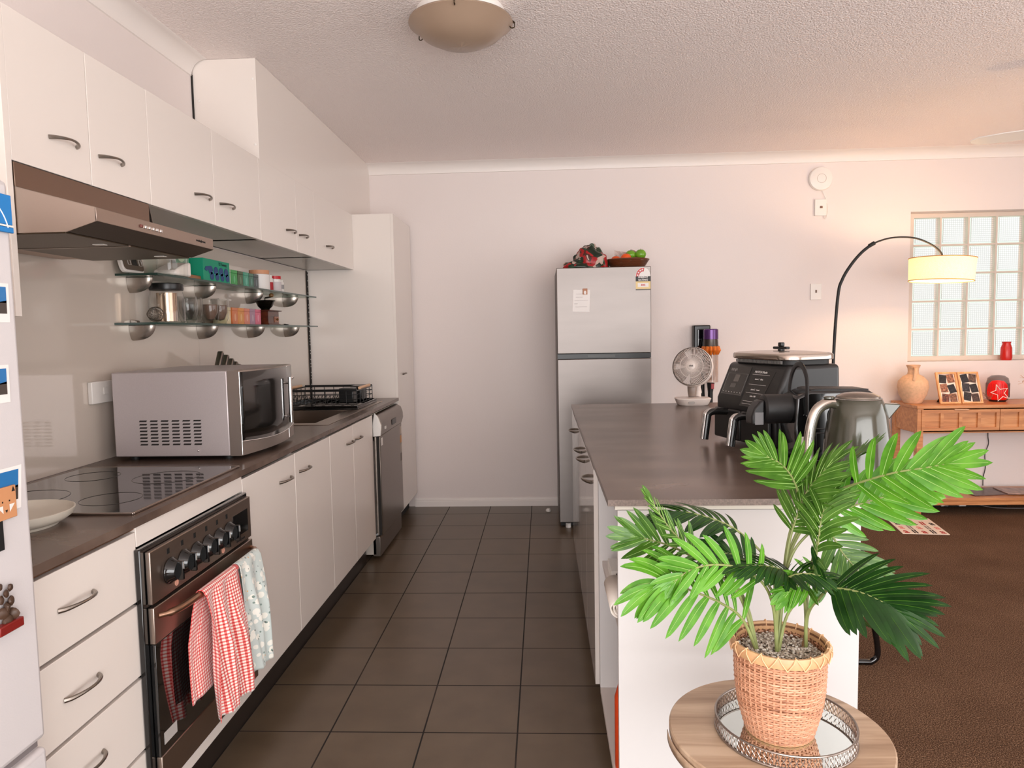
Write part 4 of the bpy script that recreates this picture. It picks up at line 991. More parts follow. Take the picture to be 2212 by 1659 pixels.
# local: spout side faces -x
MB().prism([(-0.055, 0.004), (0.19, 0.004), (0.20, 0.10), (0.19, 0.215), (0.16, 0.233), (-0.02, 0.233), (-0.060, 0.215), (-0.065, 0.12)], 1, -0.060, 0.060).build('housing', bg_, CM, bevel=0.008, seg=3)
MB().prism([(-0.02, 0.227), (0.155, 0.227), (0.165, 0.236), (0.0, 0.240), (-0.015, 0.237)], 1, -0.052, 0.052).build('top_cover', bm_, CM, bevel=0.003)
MB().lathe([(0, -0.145), (0.040, -0.145), (0.046, -0.139), (0.046, -0.055), (0, -0.05)], (0.0, 0.0, 0.175), 28, axis='x', sx=1.0).build('brew_head', bm_, CM)
MB().prism([(-0.185, 0.128), (-0.145, 0.128), (-0.145, 0.205), (-0.158, 0.203), (-0.178, 0.180), (-0.186, 0.155)], 1, -0.030, 0.030).build('spout_cover', bm_, CM, bevel=0.006)
MB().box(-0.176, -0.0312, 0.130, -0.150, -0.0302, 0.168).build('spout_window', M('smoke_grey', (88, 84, 84), 0.3), CM, smooth=False)
MB().lathe([(0.0, 0.024), (0.046, 0.024), (0.062, 0.034), (0.066, 0.042), (0.060, 0.044), (0.0, 0.040)], (-0.115, -0.0, -0.004), 32, sy=0.75).build('drip_tray', bm_, CM)
MB().box(-0.12, -0.035, 0.004, -0.03, 0.035, 0.028).build('tray_foot', bm_, CM, bevel=0.004)
mb = MB()
for z0_, z1_ in ((0.118, 0.200), (0.02, 0.105)):
    mb.tube([(0.0, -0.0605, z0_), (0.17, -0.0605, z0_), (0.17, -0.0605, z1_), (0.0, -0.0605, z1_)], 0.0018, 6, closed=True)
mb.build('side_moulding', bg_, CM)
MB().tube(bez([(0.035, -0.061, 0.135), (0.045, -0.064, 0.175), (0.10, -0.064, 0.175), (0.115, -0.061, 0.135)], 5), 0.004, 8).build('side_loop', bg_, CM)
MB().box(-0.053, -0.0612, 0.045, -0.018, -0.0602, 0.095).build('rating_sticker', M('sticker_cream', (206, 196, 186), 0.6), CM, smooth=False)
hb = MB()
pts = bez([(-0.030, -0.064, 0.160), (-0.032, -0.066, 0.215), (-0.030, -0.058, 0.272), (-0.030, -0.024, 0.308), (-0.030, 0.020, 0.308), (-0.030, 0.056, 0.272), (-0.032, 0.066, 0.215), (-0.020, 0.064, 0.175)], 7)
hb.tube(pts, 0.0095, 8, flat=0.45)
hb.build('carry_handle', bm_, CM)
MB().lathe([(0.005, 0), (0.005, -0.003), (0, -0.004)], (-0.030, -0.068, 0.158), 14, axis='y').build('handle_rivet', chrome, CM)

# --- kettle
K = thing('kettle', 'olive grey electric kettle with chrome handle at the right end of the island worktop', 'kettle', (0.860, 1.965, 0.9003))
kg = M('kettle_grey', (66, 64, 52), 0.16, 0.1, coat=0.5)
MB().lathe([(0, 0), (0.078, 0), (0.082, 0.006), (0.080, 0.016), (0, 0.018)], (0, 0, 0), 40).build('power_base', blackp, K)
MB().lathe([(0.072, 0.0185), (0.080, 0.022), (0.0885, 0.032), (0.0875, 0.07), (0.083, 0.13), (0.075, 0.185), (0.066, 0.217), (0.060, 0.229), (0.056, 0.232)], (0, 0, 0), 56).build('body', kg, K)
MB().lathe([(0.0565, 0.231), (0.055, 0.236), (0.040, 0.243), (0.02, 0.246), (0, 0.247)], (0, 0, 0), 40).build('lid', M('kettle_lid', (120, 108, 98), 0.2, 0.6), K)
MB().prism([(0.050, 0.21), (0.066, 0.165), (0.076, 0.175), (0.103, 0.212), (0.100, 0.216), (0.055, 0.218)], 1, -0.014, 0.014).xf(Matrix.Rotation(radians(-14), 4, 'Z')).build('spout', kg, K, bevel=0.006)
kh = bez([(-0.058, -0.0, 0.212), (-0.088, -0.0, 0.217), (-0.120, -0.0, 0.200), (-0.137, -0.0, 0.160), (-0.144, -0.0, 0.10), (-0.144, -0.0, 0.045)], 7)
rm = Matrix.Rotation(radians(12), 4, 'Z')
n = len(kh)
MB().tube(kh, [0.0135]*n, 14, flat=0.9).xf(rm).build('handle', kg, K)
MB().tube([p+Vector((-0.0035, -0.0, 0.0035)) for p in kh[3:]], 0.0125, 14).xf(rm).build('handle_trim', M('handle_steel', (200, 190, 180), 0.15, 1.0), K)
MB().lathe([(0.016, 0), (0.016, 0.004), (0.012, 0.006), (0, 0.006)], (0, 0, 0), 18, sy=0.7).xf(Matrix.Translation((-0.086, -0.0, 0.232))).xf(rm).build('lid_button', kg, K)
MB().tube([Vector((0.0605*cos(a)*1.0, 0.0605*sin(a), 0.2295)) for a in [2*pi*k/40 for k in range(40)]], 0.0012, 6, closed=True).build('lid_ring', chrome, K)

# ================================================================= SIDE TABLE, TRAY, BASKET
TC = (0.470, 1.418)
t = thing('side_table', 'small round oak side table carrying the palm, in front of the island', 'side table', (TC[0], TC[1], 0))
tp = MB().lathe([(0, 0.480), (0.215, 0.480), (0.218, 0.4825), (0.218, 0.4975), (0.215, 0.500), (0, 0.500)], (0, 0, 0), 72).build('table_top', tblw, t, ang=30)
MB().lathe([(0.012, 0.0), (0.012, 0.48)], (0, 0, 0), 16).build('post', blackm, t)
MB().lathe([(0, 0), (0.16, 0), (0.16, 0.008), (0.02, 0.014), (0, 0.014)], (0, 0, 0), 40).build('base_plate', blackm, t)
MB().grid(lambda u, v: (0.2225*cos(radians(176+70*u)), 0.2225*sin(radians(176+70*u)), 0.466+0.020*v+0.02*(1-u)*0.3), 20, 1).build('edge_band', tblw, t, solid=0.0012)
tx, ty = 0.482, 1.412
t = thing('mirror_tray', 'round mirrored tray with pierced silver rim under the palm basket', 'tray', (tx, ty, 0.5003))
R_ = 0.1360
rimm = M('tray_silver', (150, 138, 130), 0.3, 0.9)
MB().lathe([(0, 0.002), (R_-0.002, 0.002), (R_-0.002, 0.006), (0, 0.006)], (0, 0, 0), 64).build('mirror', M('mirror', (226, 232, 230), 0.015, 1.0), t)
mb = MB()
for z, r in ((0.003, 0.0026), (0.031, 0.0022)): mb.tube([(R_*cos(2*pi*k/72), R_*sin(2*pi*k/72), z) for k in range(72)], r, 8, closed=True)
mb.build('rim_ring', rimm, t)
mb = MB(); NL = 76
for k in range(NL):
    a = 2*pi*k/NL; e = 2*pi/NL*0.33
    pts = []
    for q in range(9):
        tt = q/8; wv = e*abs(sin(pi*tt*2))*0.9
        pts.append((R_*cos(a+wv), R_*sin(a+wv), 0.004+0.026*tt))
    mb.tube(pts, 0.0009, 4)
    mb.tube([(R_*cos(2*a-math.atan2(p[1], p[0])), R_*sin(2*a-math.atan2(p[1], p[0])), p[2]) for p in pts], 0.0009, 4)
mb.build('pierced_gallery', rimm, t)

def wickermat():
    m = M('palm_wicker', (206, 146, 112), 0.5); N, L, b = nodes(m)
    tc = N.new('ShaderNodeTexCoord'); mp = N.new('ShaderNodeMapping'); mp.inputs['Scale'].default_value = (9, 9, 90); L.new(tc.outputs['Object'], mp.inputs[0])
    n = N.new('ShaderNodeTexNoise'); n.inputs['Scale'].default_value = 1.6; n.inputs['Detail'].default_value = 5; L.new(mp.outputs[0], n.inputs[0])
    r = ramp(N, [(0.3, (128, 80, 52)), (0.43, (186, 130, 98)), (0.6, (208, 156, 124)), (0.75, (222, 180, 148))]); L.new(n.outputs['Fac'], r.inputs[0]); L.new(r.outputs[0], b.inputs['Base Color'])
    return m
tx, ty = 0.471, 1.412
pw = wickermat(); rimw = M('wicker_rim', (206, 160, 116), 0.45, noise=(40, 0.12))
t = thing('woven_basket', 'tall woven cane basket holding the palm on the mirrored tray', 'basket', (tx, ty, 0.5068))
def brad(z):    # radius by height
    P = [(0, 0.068), (0.02, 0.074), (0.06, 0.0855), (0.10, 0.0905), (0.14, 0.0925), (0.175, 0.0930), (0.19, 0.0945)]
    for (a, ra), (b, rb) in zip(P, P[1:]):
        if z <= b: return ra+(rb-ra)*(z-a)/(b-a)
    return P[-1][1]
mb = MB(); NS = 44; rows = 33
rnd = random.Random(5)
for j in range(rows):
    z = 0.006+j*0.0051; r0 = brad(z); pts = []; sg = 1 if j % 2 else -1
    zo = rnd.uniform(-0.0004, 0.0004)
    for i in range(NS*3):
        a = 2*pi*i/(NS*3)
        pts.append(((r0+sg*0.0013*cos(a*NS/2*1.0))*cos(a), (r0+sg*0.0013*cos(a*NS/2*1.0))*sin(a), z+zo))
    mb.tube(pts, 0.00235*rnd.uniform(0.92, 1.04), 6, closed=True)
mb.build('cane_weave', pw, t)
mb = MB()
for i in range(NS):
    a = 2*pi*i/NS; mb.tube([(brad(z)*cos(a), brad(z)*sin(a), z) for z in [0.002+0.172*q/7 for q in range(8)]], 0.0025, 6)
mb.build('cane_stakes', M('cane_pale', (204, 148, 116), 0.5), t)
MB().lathe([(0, 0), (0.069, 0), (0.071, 0.003), (0.069, 0.006), (0, 0.006)], (0, 0, 0), 48).build('base', rimw, t)
mb = MB().lathe([(0.093, 0.168), (0.1005, 0.170), (0.1025, 0.180), (0.099, 0.190), (0.094, 0.190), (0.091, 0.180), (0.0915, 0.169)], (0, 0, 0), 64, cap=False)
mb.build('rim_band', rimw, t)
mb = MB(); NW = 18
for i in range(NW):
    for s in (0, 1):
        a0 = 2*pi*(i+0.5*s)/NW; a1 = 2*pi*(i+0.5*(s+1))/NW
        zz = (0.168, 0.1925) if s == 0 else (0.1925, 0.168); pts = []
        for q in range(7):
            a = a0+(a1-a0)*q/6; z = zz[0]+(zz[1]-zz[0])*q/6
            rr = 0.1025+0.0016*sin(pi*q/6) if z < 0.188 else 0.0995
            pts.append((rr*cos(a), rr*sin(a), z))
        mb.tube(pts, 0.0013, 5)
    a = 2*pi*(i+0.5)/NW; mb.tube([(0.0995*cos(a), 0.0995*sin(a), 0.191), (0.095*cos(a), 0.095*sin(a), 0.1925), (0.0905*cos(a), 0.0905*sin(a), 0.182)], 0.0013, 5)
mb.build('rim_lacing', M('cane_pale2', (228, 182, 138), 0.5), t)
MB().lathe([(0.0915, 0.186), (0.0905, 0.10), (0.066, 0.008)], (0, 0, 0), 48, cap=False).build('inner_lining', M('lining_brown', (120, 80, 54), 0.8), t)
BSC = Matrix.Diagonal((0.945, 0.945, 1, 1))
for c in [o for o in bpy.data.objects if o.parent == t]: c.data.transform(BSC)
# gravel
mb = MB(); rnd = random.Random(2)
random.seed(3)
for k in range(1500):
    r = 0.081*sqrt(rnd.random()); a = rnd.random()*2*pi
    mb.ico((tx+r*cos(a), ty+r*sin(a), 0.6735+rnd.uniform(-0.004, 0.003)+0.004*(1-r/0.09)), rnd.uniform(0.0022, 0.0042), 1, mi=rnd.choice((0, 0, 1, 1, 2)), sc=(1, rnd.uniform(0.6, 0.9), 0.6), jit=0.12)
mb.lathe([(0.083, 0.666), (0, 0.670)], (tx, ty, 0), 40, mi=1)
t = mb.build('gravel', [M('pebble_a', (206, 194, 180), 0.6), M('pebble_b', (170, 154, 138), 0.6), M('pebble_c', (236, 228, 218), 0.6)], ang=60)
tag(t, 'grey pebbles filling the woven basket around the palm stems', 'gravel', kind='stuff')

# ================================================================= POTTED PALM
FRONDS = [
 ([[0.462,1.4,0.66],[0.478,1.44,0.764],[0.505,1.46,0.864],[0.538,1.45,0.945],[0.564,1.4,0.999],[0.587,1.34,1.032],[0.625,1.28,1.064],[0.666,1.25,1.079],[0.687,1.23,1.089]],4.9,0.088,9,(0.05,-1,0.3),0.05,0),
 ([[0.462,1.4,0.66],[0.474,1.42,0.771],[0.496,1.42,0.868],[0.536,1.42,0.92],[0.577,1.42,0.955],[0.622,1.4,0.978],[0.666,1.38,0.999],[0.703,1.37,1.014]],3.8,0.095,9,(0,-1,0.15),0.08,0),
 ([[0.462,1.4,0.66],[0.481,1.43,0.787],[0.493,1.44,0.88],[0.516,1.45,0.974],[0.506,1.44,1.015],[0.475,1.42,1.053],[0.437,1.4,1.075]],3.6,0.085,10,(-0.2,-1,0.1),0.02,1),
 ([[0.462,1.4,0.66],[0.497,1.45,0.838],[0.537,1.46,0.923],[0.565,1.46,0.971],[0.584,1.45,1.017],[0.611,1.44,1.052],[0.631,1.42,1.079]],3.3,0.075,9,(0.75,-0.3,-0.5),0.03,1),
 ([[0.462,1.4,0.66],[0.481,1.4,0.751],[0.514,1.38,0.815],[0.523,1.36,0.896],[0.531,1.36,0.96],[0.547,1.37,0.995]],1.9,0.085,12,(-0.2,-0.15,1),0.5,1),
 ([[0.462,1.4,0.66],[0.49,1.43,0.864],[0.508,1.43,0.941],[0.526,1.42,1.0],[0.558,1.41,1.047]],1.6,0.095,11,(-0.45,-0.3,0.8),0.3,1),
 ([[0.527,1.42,0.66],[0.523,1.41,0.747],[0.532,1.38,0.789],[0.542,1.34,0.828],[0.573,1.3,0.838],[0.601,1.27,0.832],[0.616,1.26,0.824]],2.8,0.118,12,(0.2,-0.8,0.6),0.12,2),
 ([[0.527,1.42,0.66],[0.54,1.45,0.779],[0.565,1.47,0.881],[0.593,1.48,0.897],[0.622,1.48,0.853],[0.651,1.47,0.816],[0.666,1.46,0.787]],2.9,0.088,11,(0,-1,0),0.05,1),
 ([[0.462,1.4,0.66],[0.455,1.4,0.76],[0.428,1.38,0.823],[0.377,1.36,0.862],[0.319,1.34,0.876],[0.271,1.32,0.872],[0.239,1.31,0.853]],2.2,0.08,10,(0.1,-1,0.35),0.1,0),
 ([[0.429,1.41,0.66],[0.394,1.4,0.741],[0.345,1.37,0.787],[0.284,1.34,0.823],[0.236,1.32,0.845],[0.208,1.31,0.844]],0.9,0.115,11,(0.1,-0.8,0.6),0.55,0),
 ([[0.429,1.41,0.66],[0.407,1.43,0.768],[0.362,1.44,0.827],[0.305,1.44,0.857],[0.256,1.43,0.885],[0.208,1.42,0.902],[0.187,1.42,0.907]],3.0,0.082,9,(0,-1,0.25),0.05,1),
 ([[0.462,1.4,0.66],[0.471,1.45,0.809],[0.456,1.47,0.852],[0.403,1.49,0.901],[0.347,1.5,0.925],[0.288,1.5,0.938],[0.244,1.5,0.928]],2.9,0.08,11,(0,-0.25,1),0.35,2),
 ([[0.429,1.41,0.66],[0.394,1.42,0.781],[0.334,1.4,0.846],[0.295,1.39,0.883],[0.247,1.38,0.933],[0.208,1.37,0.991]],2.6,0.05,9,(0.75,-0.45,0.3),0.03,1),
 ([[0.527,1.42,0.66],[0.523,1.42,0.771],[0.498,1.4,0.827],[0.446,1.38,0.857],[0.388,1.36,0.867]],1.9,0.075,10,(0,-0.3,1),0.35,2),
 ([[0.527,1.42,0.66],[0.533,1.43,0.738],[0.552,1.42,0.781],[0.571,1.41,0.81],[0.535,1.39,0.825],[0.492,1.37,0.825],[0.471,1.36,0.815]],2.9,0.06,9,(0,-0.9,0.5),0.12,0),
 ([[0.462,1.4,0.66],[0.461,1.4,0.76],[0.464,1.38,0.823],[0.488,1.36,0.85],[0.529,1.35,0.849],[0.56,1.34,0.832]],1.9,0.06,9,(0,-0.35,1),0.35,2),
 ([[0.462,1.4,0.66],[0.468,1.43,0.768],[0.437,1.44,0.822],[0.393,1.45,0.858],[0.35,1.45,0.863]],2.0,0.07,9,(0.1,-0.8,0.6),0.2,2)]
def leafmat(name, c0, c1, rough=0.38):
    m = M(name, c0, rough); N, L, b = nodes(m)
    tc = N.new('ShaderNodeTexCoord'); n = N.new('ShaderNodeTexNoise'); n.inputs['Scale'].default_value = 28; n.inputs['Detail'].default_value = 3; L.new(tc.outputs['Object'], n.inputs[0])
    r = ramp(N, [(0.3, c0), (0.7, c1)]); L.new(n.outputs['Fac'], r.inputs[0]); L.new(r.outputs[0], b.inputs['Base Color'])
    tr = N.new('ShaderNodeBsdfTranslucent'); L.new(r.outputs[0], tr.inputs[0]); mx = N.new('ShaderNodeMixShader'); mx.inputs[0].default_value = 0.18
    L.new(b.outputs[0], mx.inputs[1]); L.new(tr.outputs[0], mx.inputs[2]); L.new(mx.outputs[0], N['Material Output'].inputs[0])
    return m
leafs = [leafmat('leaf_lit', (64, 124, 22), (102, 164, 42)), leafmat('leaf_mid', (58, 98, 26), (84, 128, 40)), leafmat('leaf_shaded', (22, 54, 18), (36, 76, 26))]  # frond lighting painted as separate greens, the darkest for shaded fronds
stemm = M('palm_stem', (132, 140, 84), 0.5, noise=(20, 0.15)); vein = M('leaf_vein', (150, 186, 104), 0.45)
palm = thing('potted_palm', 'artificial palm with many green fronds growing from the gravel of the woven basket', 'plant', (tx, ty, 0.665))
rnd = random.Random(11)
for P, st, Lm, n, Nn, droop, mi in FRONDS:
    pts = bez(P, 8); i0 = int(st*8); N0 = Vector(Nn).normalized()
    nseg = len(pts)
    rs = [0.0036-0.0024*(i/(nseg-1)) for i in range(nseg)]
    stem = MB().tube(pts, rs, 8).build('frond_stem', stemm, palm, world=True)
    leaf, vn = MB(), MB()
    tot = nseg-1-i0
    def leaflet(base, T, side, ang, L, wd, N):
        d0 = (T*cos(ang)+side*sin(ang)).normalized(); cur = base.copy(); K = 11
        vs = []; mid = []
        for k in range(K+1):
            s = k/K
            w_ = wd*max(0.02, sin(pi*min(1, s*0.90+0.09)))**0.62 if k < K else 0.0003
            d = (d0+T*0.30*s*s+Vector((0, 0, -1))*droop*s*1.5).normalized()
            wdir = d.cross(N).normalized(); nn = wdir.cross(d).normalized()
            if nn.dot(N) < 0: nn = -nn
            vs += [cur-wdir*w_+nn*w_*0.22, cur, cur+wdir*w_+nn*w_*0.22]; mid.append(cur+nn*0.0006)
            cur = cur+d*L/K
        leaf.add(vs, [(3*k+a, 3*k+a+1, 3*k+a+4, 3*k+a+3) for k in range(K) for a in (0, 1)])
        vn.tube(mid[:-1], [0.0007*(1-0.6*k/K) for k in range(K)], 4)
    for k in range(n):
        f = (k+0.4)/n; idx = i0+f*tot; i = min(int(idx), nseg-2); fr = idx-i
        base = pts[i].lerp(pts[i+1], fr); T = (pts[i+1]-pts[i]).normalized()
        side = T.cross(N0).normalized(); N = side.cross(T)
        if N.dot(N0) < 0: N = -N
        ang = radians(64-42*f+rnd.uniform(-5, 5)); L = Lm*(0.72+0.38*sin(pi*min(1, f*0.9+0.12)))*rnd.uniform(0.9, 1.06)
        for sg in (-1, 1):
            leaflet(base, T, side*sg, ang+radians(rnd.uniform(-4, 4)), L*rnd.uniform(0.92, 1.05), min(0.0108, L*0.108)*(0.84 if mi == 1 else 1.0), (N+side*sg*0.18).normalized())
    T = (pts[-1]-pts[-3]).normalized(); side = T.cross(N0).normalized()
    for a in (-0.16, 0.16): leaflet(pts[-1], T, side*(1 if a > 0 else -1), abs(a), Lm*0.8, 0.009, N0)
    fo = leaf.build('leaflets', leafs[mi], stem, world=True, ang=80); vn.build('leaf_veins', vein if mi < 2 else leafs[1], fo, world=True) if False else None
    vo = vn.build('leaf_veins', vein if mi < 2 else leafs[1], stem, world=True)
for (x, y), L in (((0.524, 1.425), 0.055),):
    MB().tube(bez([(x, y, 0.655), (x+0.002, y, 0.655+L*0.5), (x+0.007, y, 0.66+L)], 4), [0.006]*5+[0.005]*3+[0.003], 8).build('cut_stub', M('stub_brown', (128, 96, 62), 0.7), palm, world=True)

# ================================================================= GLASS SHELVES AND WHAT STANDS ON THEM
shz = {'upper': (1.561, 1.569, 2.55, 4.37), 'lower': (1.380, 1.388, 2.53, 4.38)}
SXF = -1.41
for nm, (za, zb_, ya, yb_) in shz.items():
    t = MB().box(XW+0.0055, ya, za, SXF, yb_, zb_).build('glass_shelf', pane('shelf_pane_'+nm, (206, 220, 212), 1.3), bevel=0.0008)
    tag(t, f'{nm} of the two long glass shelves on the splashback', 'shelf', 'glass shelves')
    e = MB().box(SXF, ya, za, SXF+0.0008, yb_, zb_).box(XW+0.0055, ya-0.0008, za, SXF, ya, zb_)
    e.build('polished_edge', M('glass_edge', (34, 62, 54), 0.1), t, smooth=False)
bm2 = M('bracket_pearl', (176, 166, 156), 0.25, 0.85)
pos = ['nearest', 'second', 'third', 'farthest']
for nm, (za, zb_, ya, yb_) in shz.items():
    for k, y in enumerate((2.642, 3.165, 3.706, 4.241)):
        t = thing('shelf_bracket', f'{pos[k]} of the four domed steel brackets under the {nm} glass shelf', 'bracket', (XW+0.0055, y, za-0.055), 0, 'domed shelf brackets')
        mb = MB(); W2, D2, H2 = 0.021, 0.090, 0.058
        def fn(u, v):
            a = -pi/2+pi*u; b = pi/2*v     # quarter-dome bulging from the wall, flat on top
            return (XW+0.0058+D2*cos(a)*cos(b)**0.8*1.0, y+W2*sin(a)*cos(b)**0.8*1.15, za-0.001-H2*sin(b))
        mb.grid(fn, 16, 8)
        o = mb.lathe([(0, za-0.001), (1, za-0.001)], (0, 0, 0), 3) if False else mb
        mb.build('dome', bm2, t, world=True)
        MB().add([(XW+0.0058+D2*cos(-pi/2+pi*u/16), y+W2*1.15*sin(-pi/2+pi*u/16), za-0.0012) for u in range(17)], [tuple(range(17))]).build('top_face', M('bracket_dark', (52, 48, 44), 0.3, 0.5), t, world=True, solid=0.001, smooth=False)
        MB().prism([(XW+0.006, zb_+0.0005), (XW+0.032, zb_+0.0005), (XW+0.028, zb_+0.010), (XW+0.006, zb_+0.014)], 1, y-0.012, y+0.012).build('clamp', bm2 if k < 3 else blackm, t, world=True, bevel=0.002)

UZ, LZ, SX = 1.5695, 1.3885, -1.485
# upper shelf
t = thing('kitchen_scale', 'kitchen scale with white rim leaning at the near end of the upper glass shelf', 'scale', (SX, 2.53, UZ))
m = Matrix.Translation((-1.528, 2.545, UZ+0.002)) @ Matrix.Rotation(radians(-14), 4, 'Y')
MB().prism(rrect(0.14, 0.15, 0.02, 5), 0, -0.008, 0.006).xf(Matrix.Translation((0, 0.055, 0.0775))).xf(m).build('body', whitep, t, world=True, bevel=0.002)
MB().prism(rrect(0.126, 0.135, 0.015, 5), 0, 0.0061, 0.0085).xf(Matrix.Translation((0, 0.058, 0.0785))).xf(m).build('glass_plate', M('scale_taupe', (92, 78, 66), 0.12, coat=0.4), t, world=True, smooth=False)
MB().box(0.0087, 0.0, 0.030, 0.0093, 0.034, 0.055).xf(Matrix.Translation((0, 0.05, 0.0))).xf(m).build('display', blackg, t, world=True, smooth=False)
for a in (0.022, 0.095): MB().tube([(0.0094, a, 0.031), (0.0094, a+0.018, 0.031), (0.0094, a+0.018, 0.054), (0.0094, a, 0.054)], 0.0009, 4, closed=True).xf(m).build('key_outline', whitep, t, world=True)
t = thing('flour_jar', 'clear container half full of white powder on the upper glass shelf', 'jar', (SX+0.025, 2.752, UZ))
MB().lathe([(0.0, 0.001), (0.058, 0.001), (0.062, 0.01), (0.064, 0.10), (0.060, 0.118), (0.055, 0.125)], (0, 0, 0), 36, cap=False, sx=0.85, sy=1.1).build('container', thin, t)
MB().prism([(-0.062, 0.003), (0.062, 0.003), (0.063, 0.062), (0.03, 0.055), (-0.01, 0.042), (-0.062, 0.020)], 0, -0.046, 0.046).build('powder', M('white_powder', (238, 230, 222), 0.9), t, bevel=0.008)
MB().prism([(0.055*0.6*cos(a), 0.03*sin(a)) for a in [2*pi*k/20 for k in range(20)]], 0, 0.0552, 0.0562).xf(Matrix.Translation((0, -0.035, 0.085))).build('sage_label', M('sage', (160, 178, 150), 0.6), t, smooth=False)
MB().lathe([(0.06, 0.126), (0.06, 0.134), (0, 0.135)], (0, 0, 0), 30, sx=0.85, sy=1.1).build('lid', M('lid_clear', (206, 200, 196), 0.3), t)
t = MB().box(SX-0.04, 2.800, UZ, SX+0.035, 2.965, UZ+0.020).build('wooden_board', wood_mat('board_wood', (120, 74, 44), (150, 100, 62), (176, 124, 84), 1, 3), bevel=0.002)
tag(t, 'small wooden board lying flat on the upper glass shelf left of the green tea box', 'board')
t = thing('white_cup', 'little white round tin tipped on its side on the wooden board', 'tin', (SX+0.0, 2.865, UZ+0.0205))
MB().lathe([(0.0, -0.02), (0.020, -0.02), (0.021, 0.0), (0.021, 0.02), (0.018, 0.022), (0, 0.022)], (0, 0, 0.0212), 24, axis='x').build('tin', whitep, t)
t = MB().box(SX-0.055, 2.935, UZ+0.021, SX-0.01, 2.955, UZ+0.10).build('green_sheet', M('pale_green', (150, 190, 164), 0.6), bevel=0.001)
tag(t, 'pale green packet standing behind the tipped tin', 'packet')
t = thing('tea_box', 'large emerald tea box with dark blue cup pattern on the upper glass shelf', 'box', (SX+0.02, 3.10, UZ))
tb = MB().box(SX-0.045, 2.968, UZ+0.0005, SX+0.045, 3.222, UZ+0.098).build('carton', M('tea_emerald', (12, 146, 112), 0.55), t, world=True, bevel=0.001)
bl = M('tea_navy', (14, 62, 116), 0.5); xf_ = SX+0.0458
for k in range(4):
    y = 3.035+k*0.050
    for dz, r in ((0.050, 0.021), (0.026, 0.019)):
        MB().prism([(y+(0.01 if dz < 0.03 else 0)+r*cos(a), UZ+dz+r*0.9*sin(a)) for a in [2*pi*q/20 for q in range(20)]], 0, xf_, xf_+0.0004+0.0001*k).build('cup_motif', bl, tb, world=True, smooth=False)
MB().prism([(2.978, UZ+0.050), (2.99, UZ+0.064), (3.04, UZ+0.070), (3.04, UZ+0.045), (3.01, UZ+0.052), (3.0, UZ+0.044)], 0, xf_, xf_+0.0005).build('spout_motif', bl, tb, world=True, smooth=False)
for k in range(9): MB().ico((xf_+0.001, 3.03+k*0.0205, UZ+0.034+0.01*(k % 2)), 0.0016, 1).build('dot', M('motif_dot', (120, 200, 220), 0.5), tb, world=True)
text('box_lettering', 'T2 Twenty', 0.018, (xf_+0.0006, 3.150, UZ+0.083), (0, 1, 0), (0, 0, 1), M('box_ink', (12, 40, 48), 0.6), tb)
def teapack(y0, y1, z, h, col, label, group):
    p = thing('tea_packet', label, 'box', (SX+0.02, (y0+y1)/2, z), 0, group)
    c = M('tea_%d_%d_%d' % col, col, 0.35, coat=0.2)
    b = MB().box(SX-0.03, y0+0.0012, z+0.0005, SX+0.030, y1-0.0012, z+h-0.015).build('carton', c, p, world=True, bevel=0.0008)
    MB().box(SX-0.0305, y0+0.0008, z+h-0.0145, SX+0.0305, y1-0.0008, z+h).build('lid', c, p, world=True, bevel=0.0008)
    lc = M('tea_label_%d_%d_%d' % col, tuple(min(255, int(v*0.6+95)) for v in col), 0.6)
    MB().prism([((y0+y1)/2+0.010*cos(a), z+h*0.42+0.018*sin(a)) for a in [2*pi*q/16 for q in range(16)]], 0, SX+0.0303, SX+0.0306).build('oval_label', lc, p, world=True, smooth=False)
ug = [(3.226, 3.268, (150, 176, 150), 'pale green tea packet, nearest of the green row on the upper shelf'), (3.270, 3.337, (20, 150, 60), 'vivid green tea packet on the upper shelf'),
      (3.339, 3.404, (38, 78, 30), 'dark olive tea packet on the upper shelf'), (3.406, 3.468, (40, 150, 120), 'turquoise green tea packet on the upper shelf'),
      (3.470, 3.530, (26, 98, 76), 'deep teal tea packet on the upper shelf'), (3.532, 3.590, (40, 56, 60), 'slate navy tea packet at the far end of the green row')]
for y0, y1, c, lb in ug: teapack(y0, y1, UZ, 0.074, c, lb, 'green row of tea packets')
lg = [(3.192, 3.248, (206, 190, 150), 'pale yellow tea packet behind the last glass on the lower shelf'), (3.262, 3.325, (200, 110, 60), 'burnt orange tea packet, first of the warm coloured row on the lower shelf'), (3.327, 3.395, (206, 132, 50), 'amber tea packet on the lower shelf'),
      (3.397, 3.462, (204, 116, 90), 'salmon tea packet on the lower shelf'), (3.464, 3.528, (154, 116, 138), 'mauve tea packet on the lower shelf'), (3.530, 3.600, (206, 86, 116), 'pink tea packet beside the coffee grinder')]
for y0, y1, c, lb in lg: teapack(y0, y1, LZ, 0.078, c, lb, 'warm coloured row of tea packets')
def jarthing(name, label, cat, y, r, h, body, capc, caph, cr=None, grp=None, lab=None):
    p = thing(name, label, cat, (SX, y, UZ), 0, grp)
    b = MB().lathe([(0, 0.0005), (r*0.93, 0.0005), (r, 0.004), (r, h), (r*0.94, h+0.002), (0, h+0.002)], (0, 0, 0), 32).build('body', body, p)
    MB().lathe([(0, h+0.0022), ((cr or r), h+0.0022), ((cr or r)*1.02, h+caph), (0, h+caph+0.001)], (0, 0, 0), 32).build('lid', capc, p)
    if lab: MB().lathe([(r+0.0006, h*lab[1]), (r+0.0006, h*lab[2])], (0, 0, 0), 32, cap=False).build('label', lab[0], b)
    return b
jarthing('storage_canister', 'tall white ribbed canister with wooden lid on the upper shelf', 'canister', 3.676, 0.052, 0.082, M('canister_white', (226, 220, 216), 0.4), M('cork_lid', (206, 146, 108), 0.6), 0.022, 0.050)
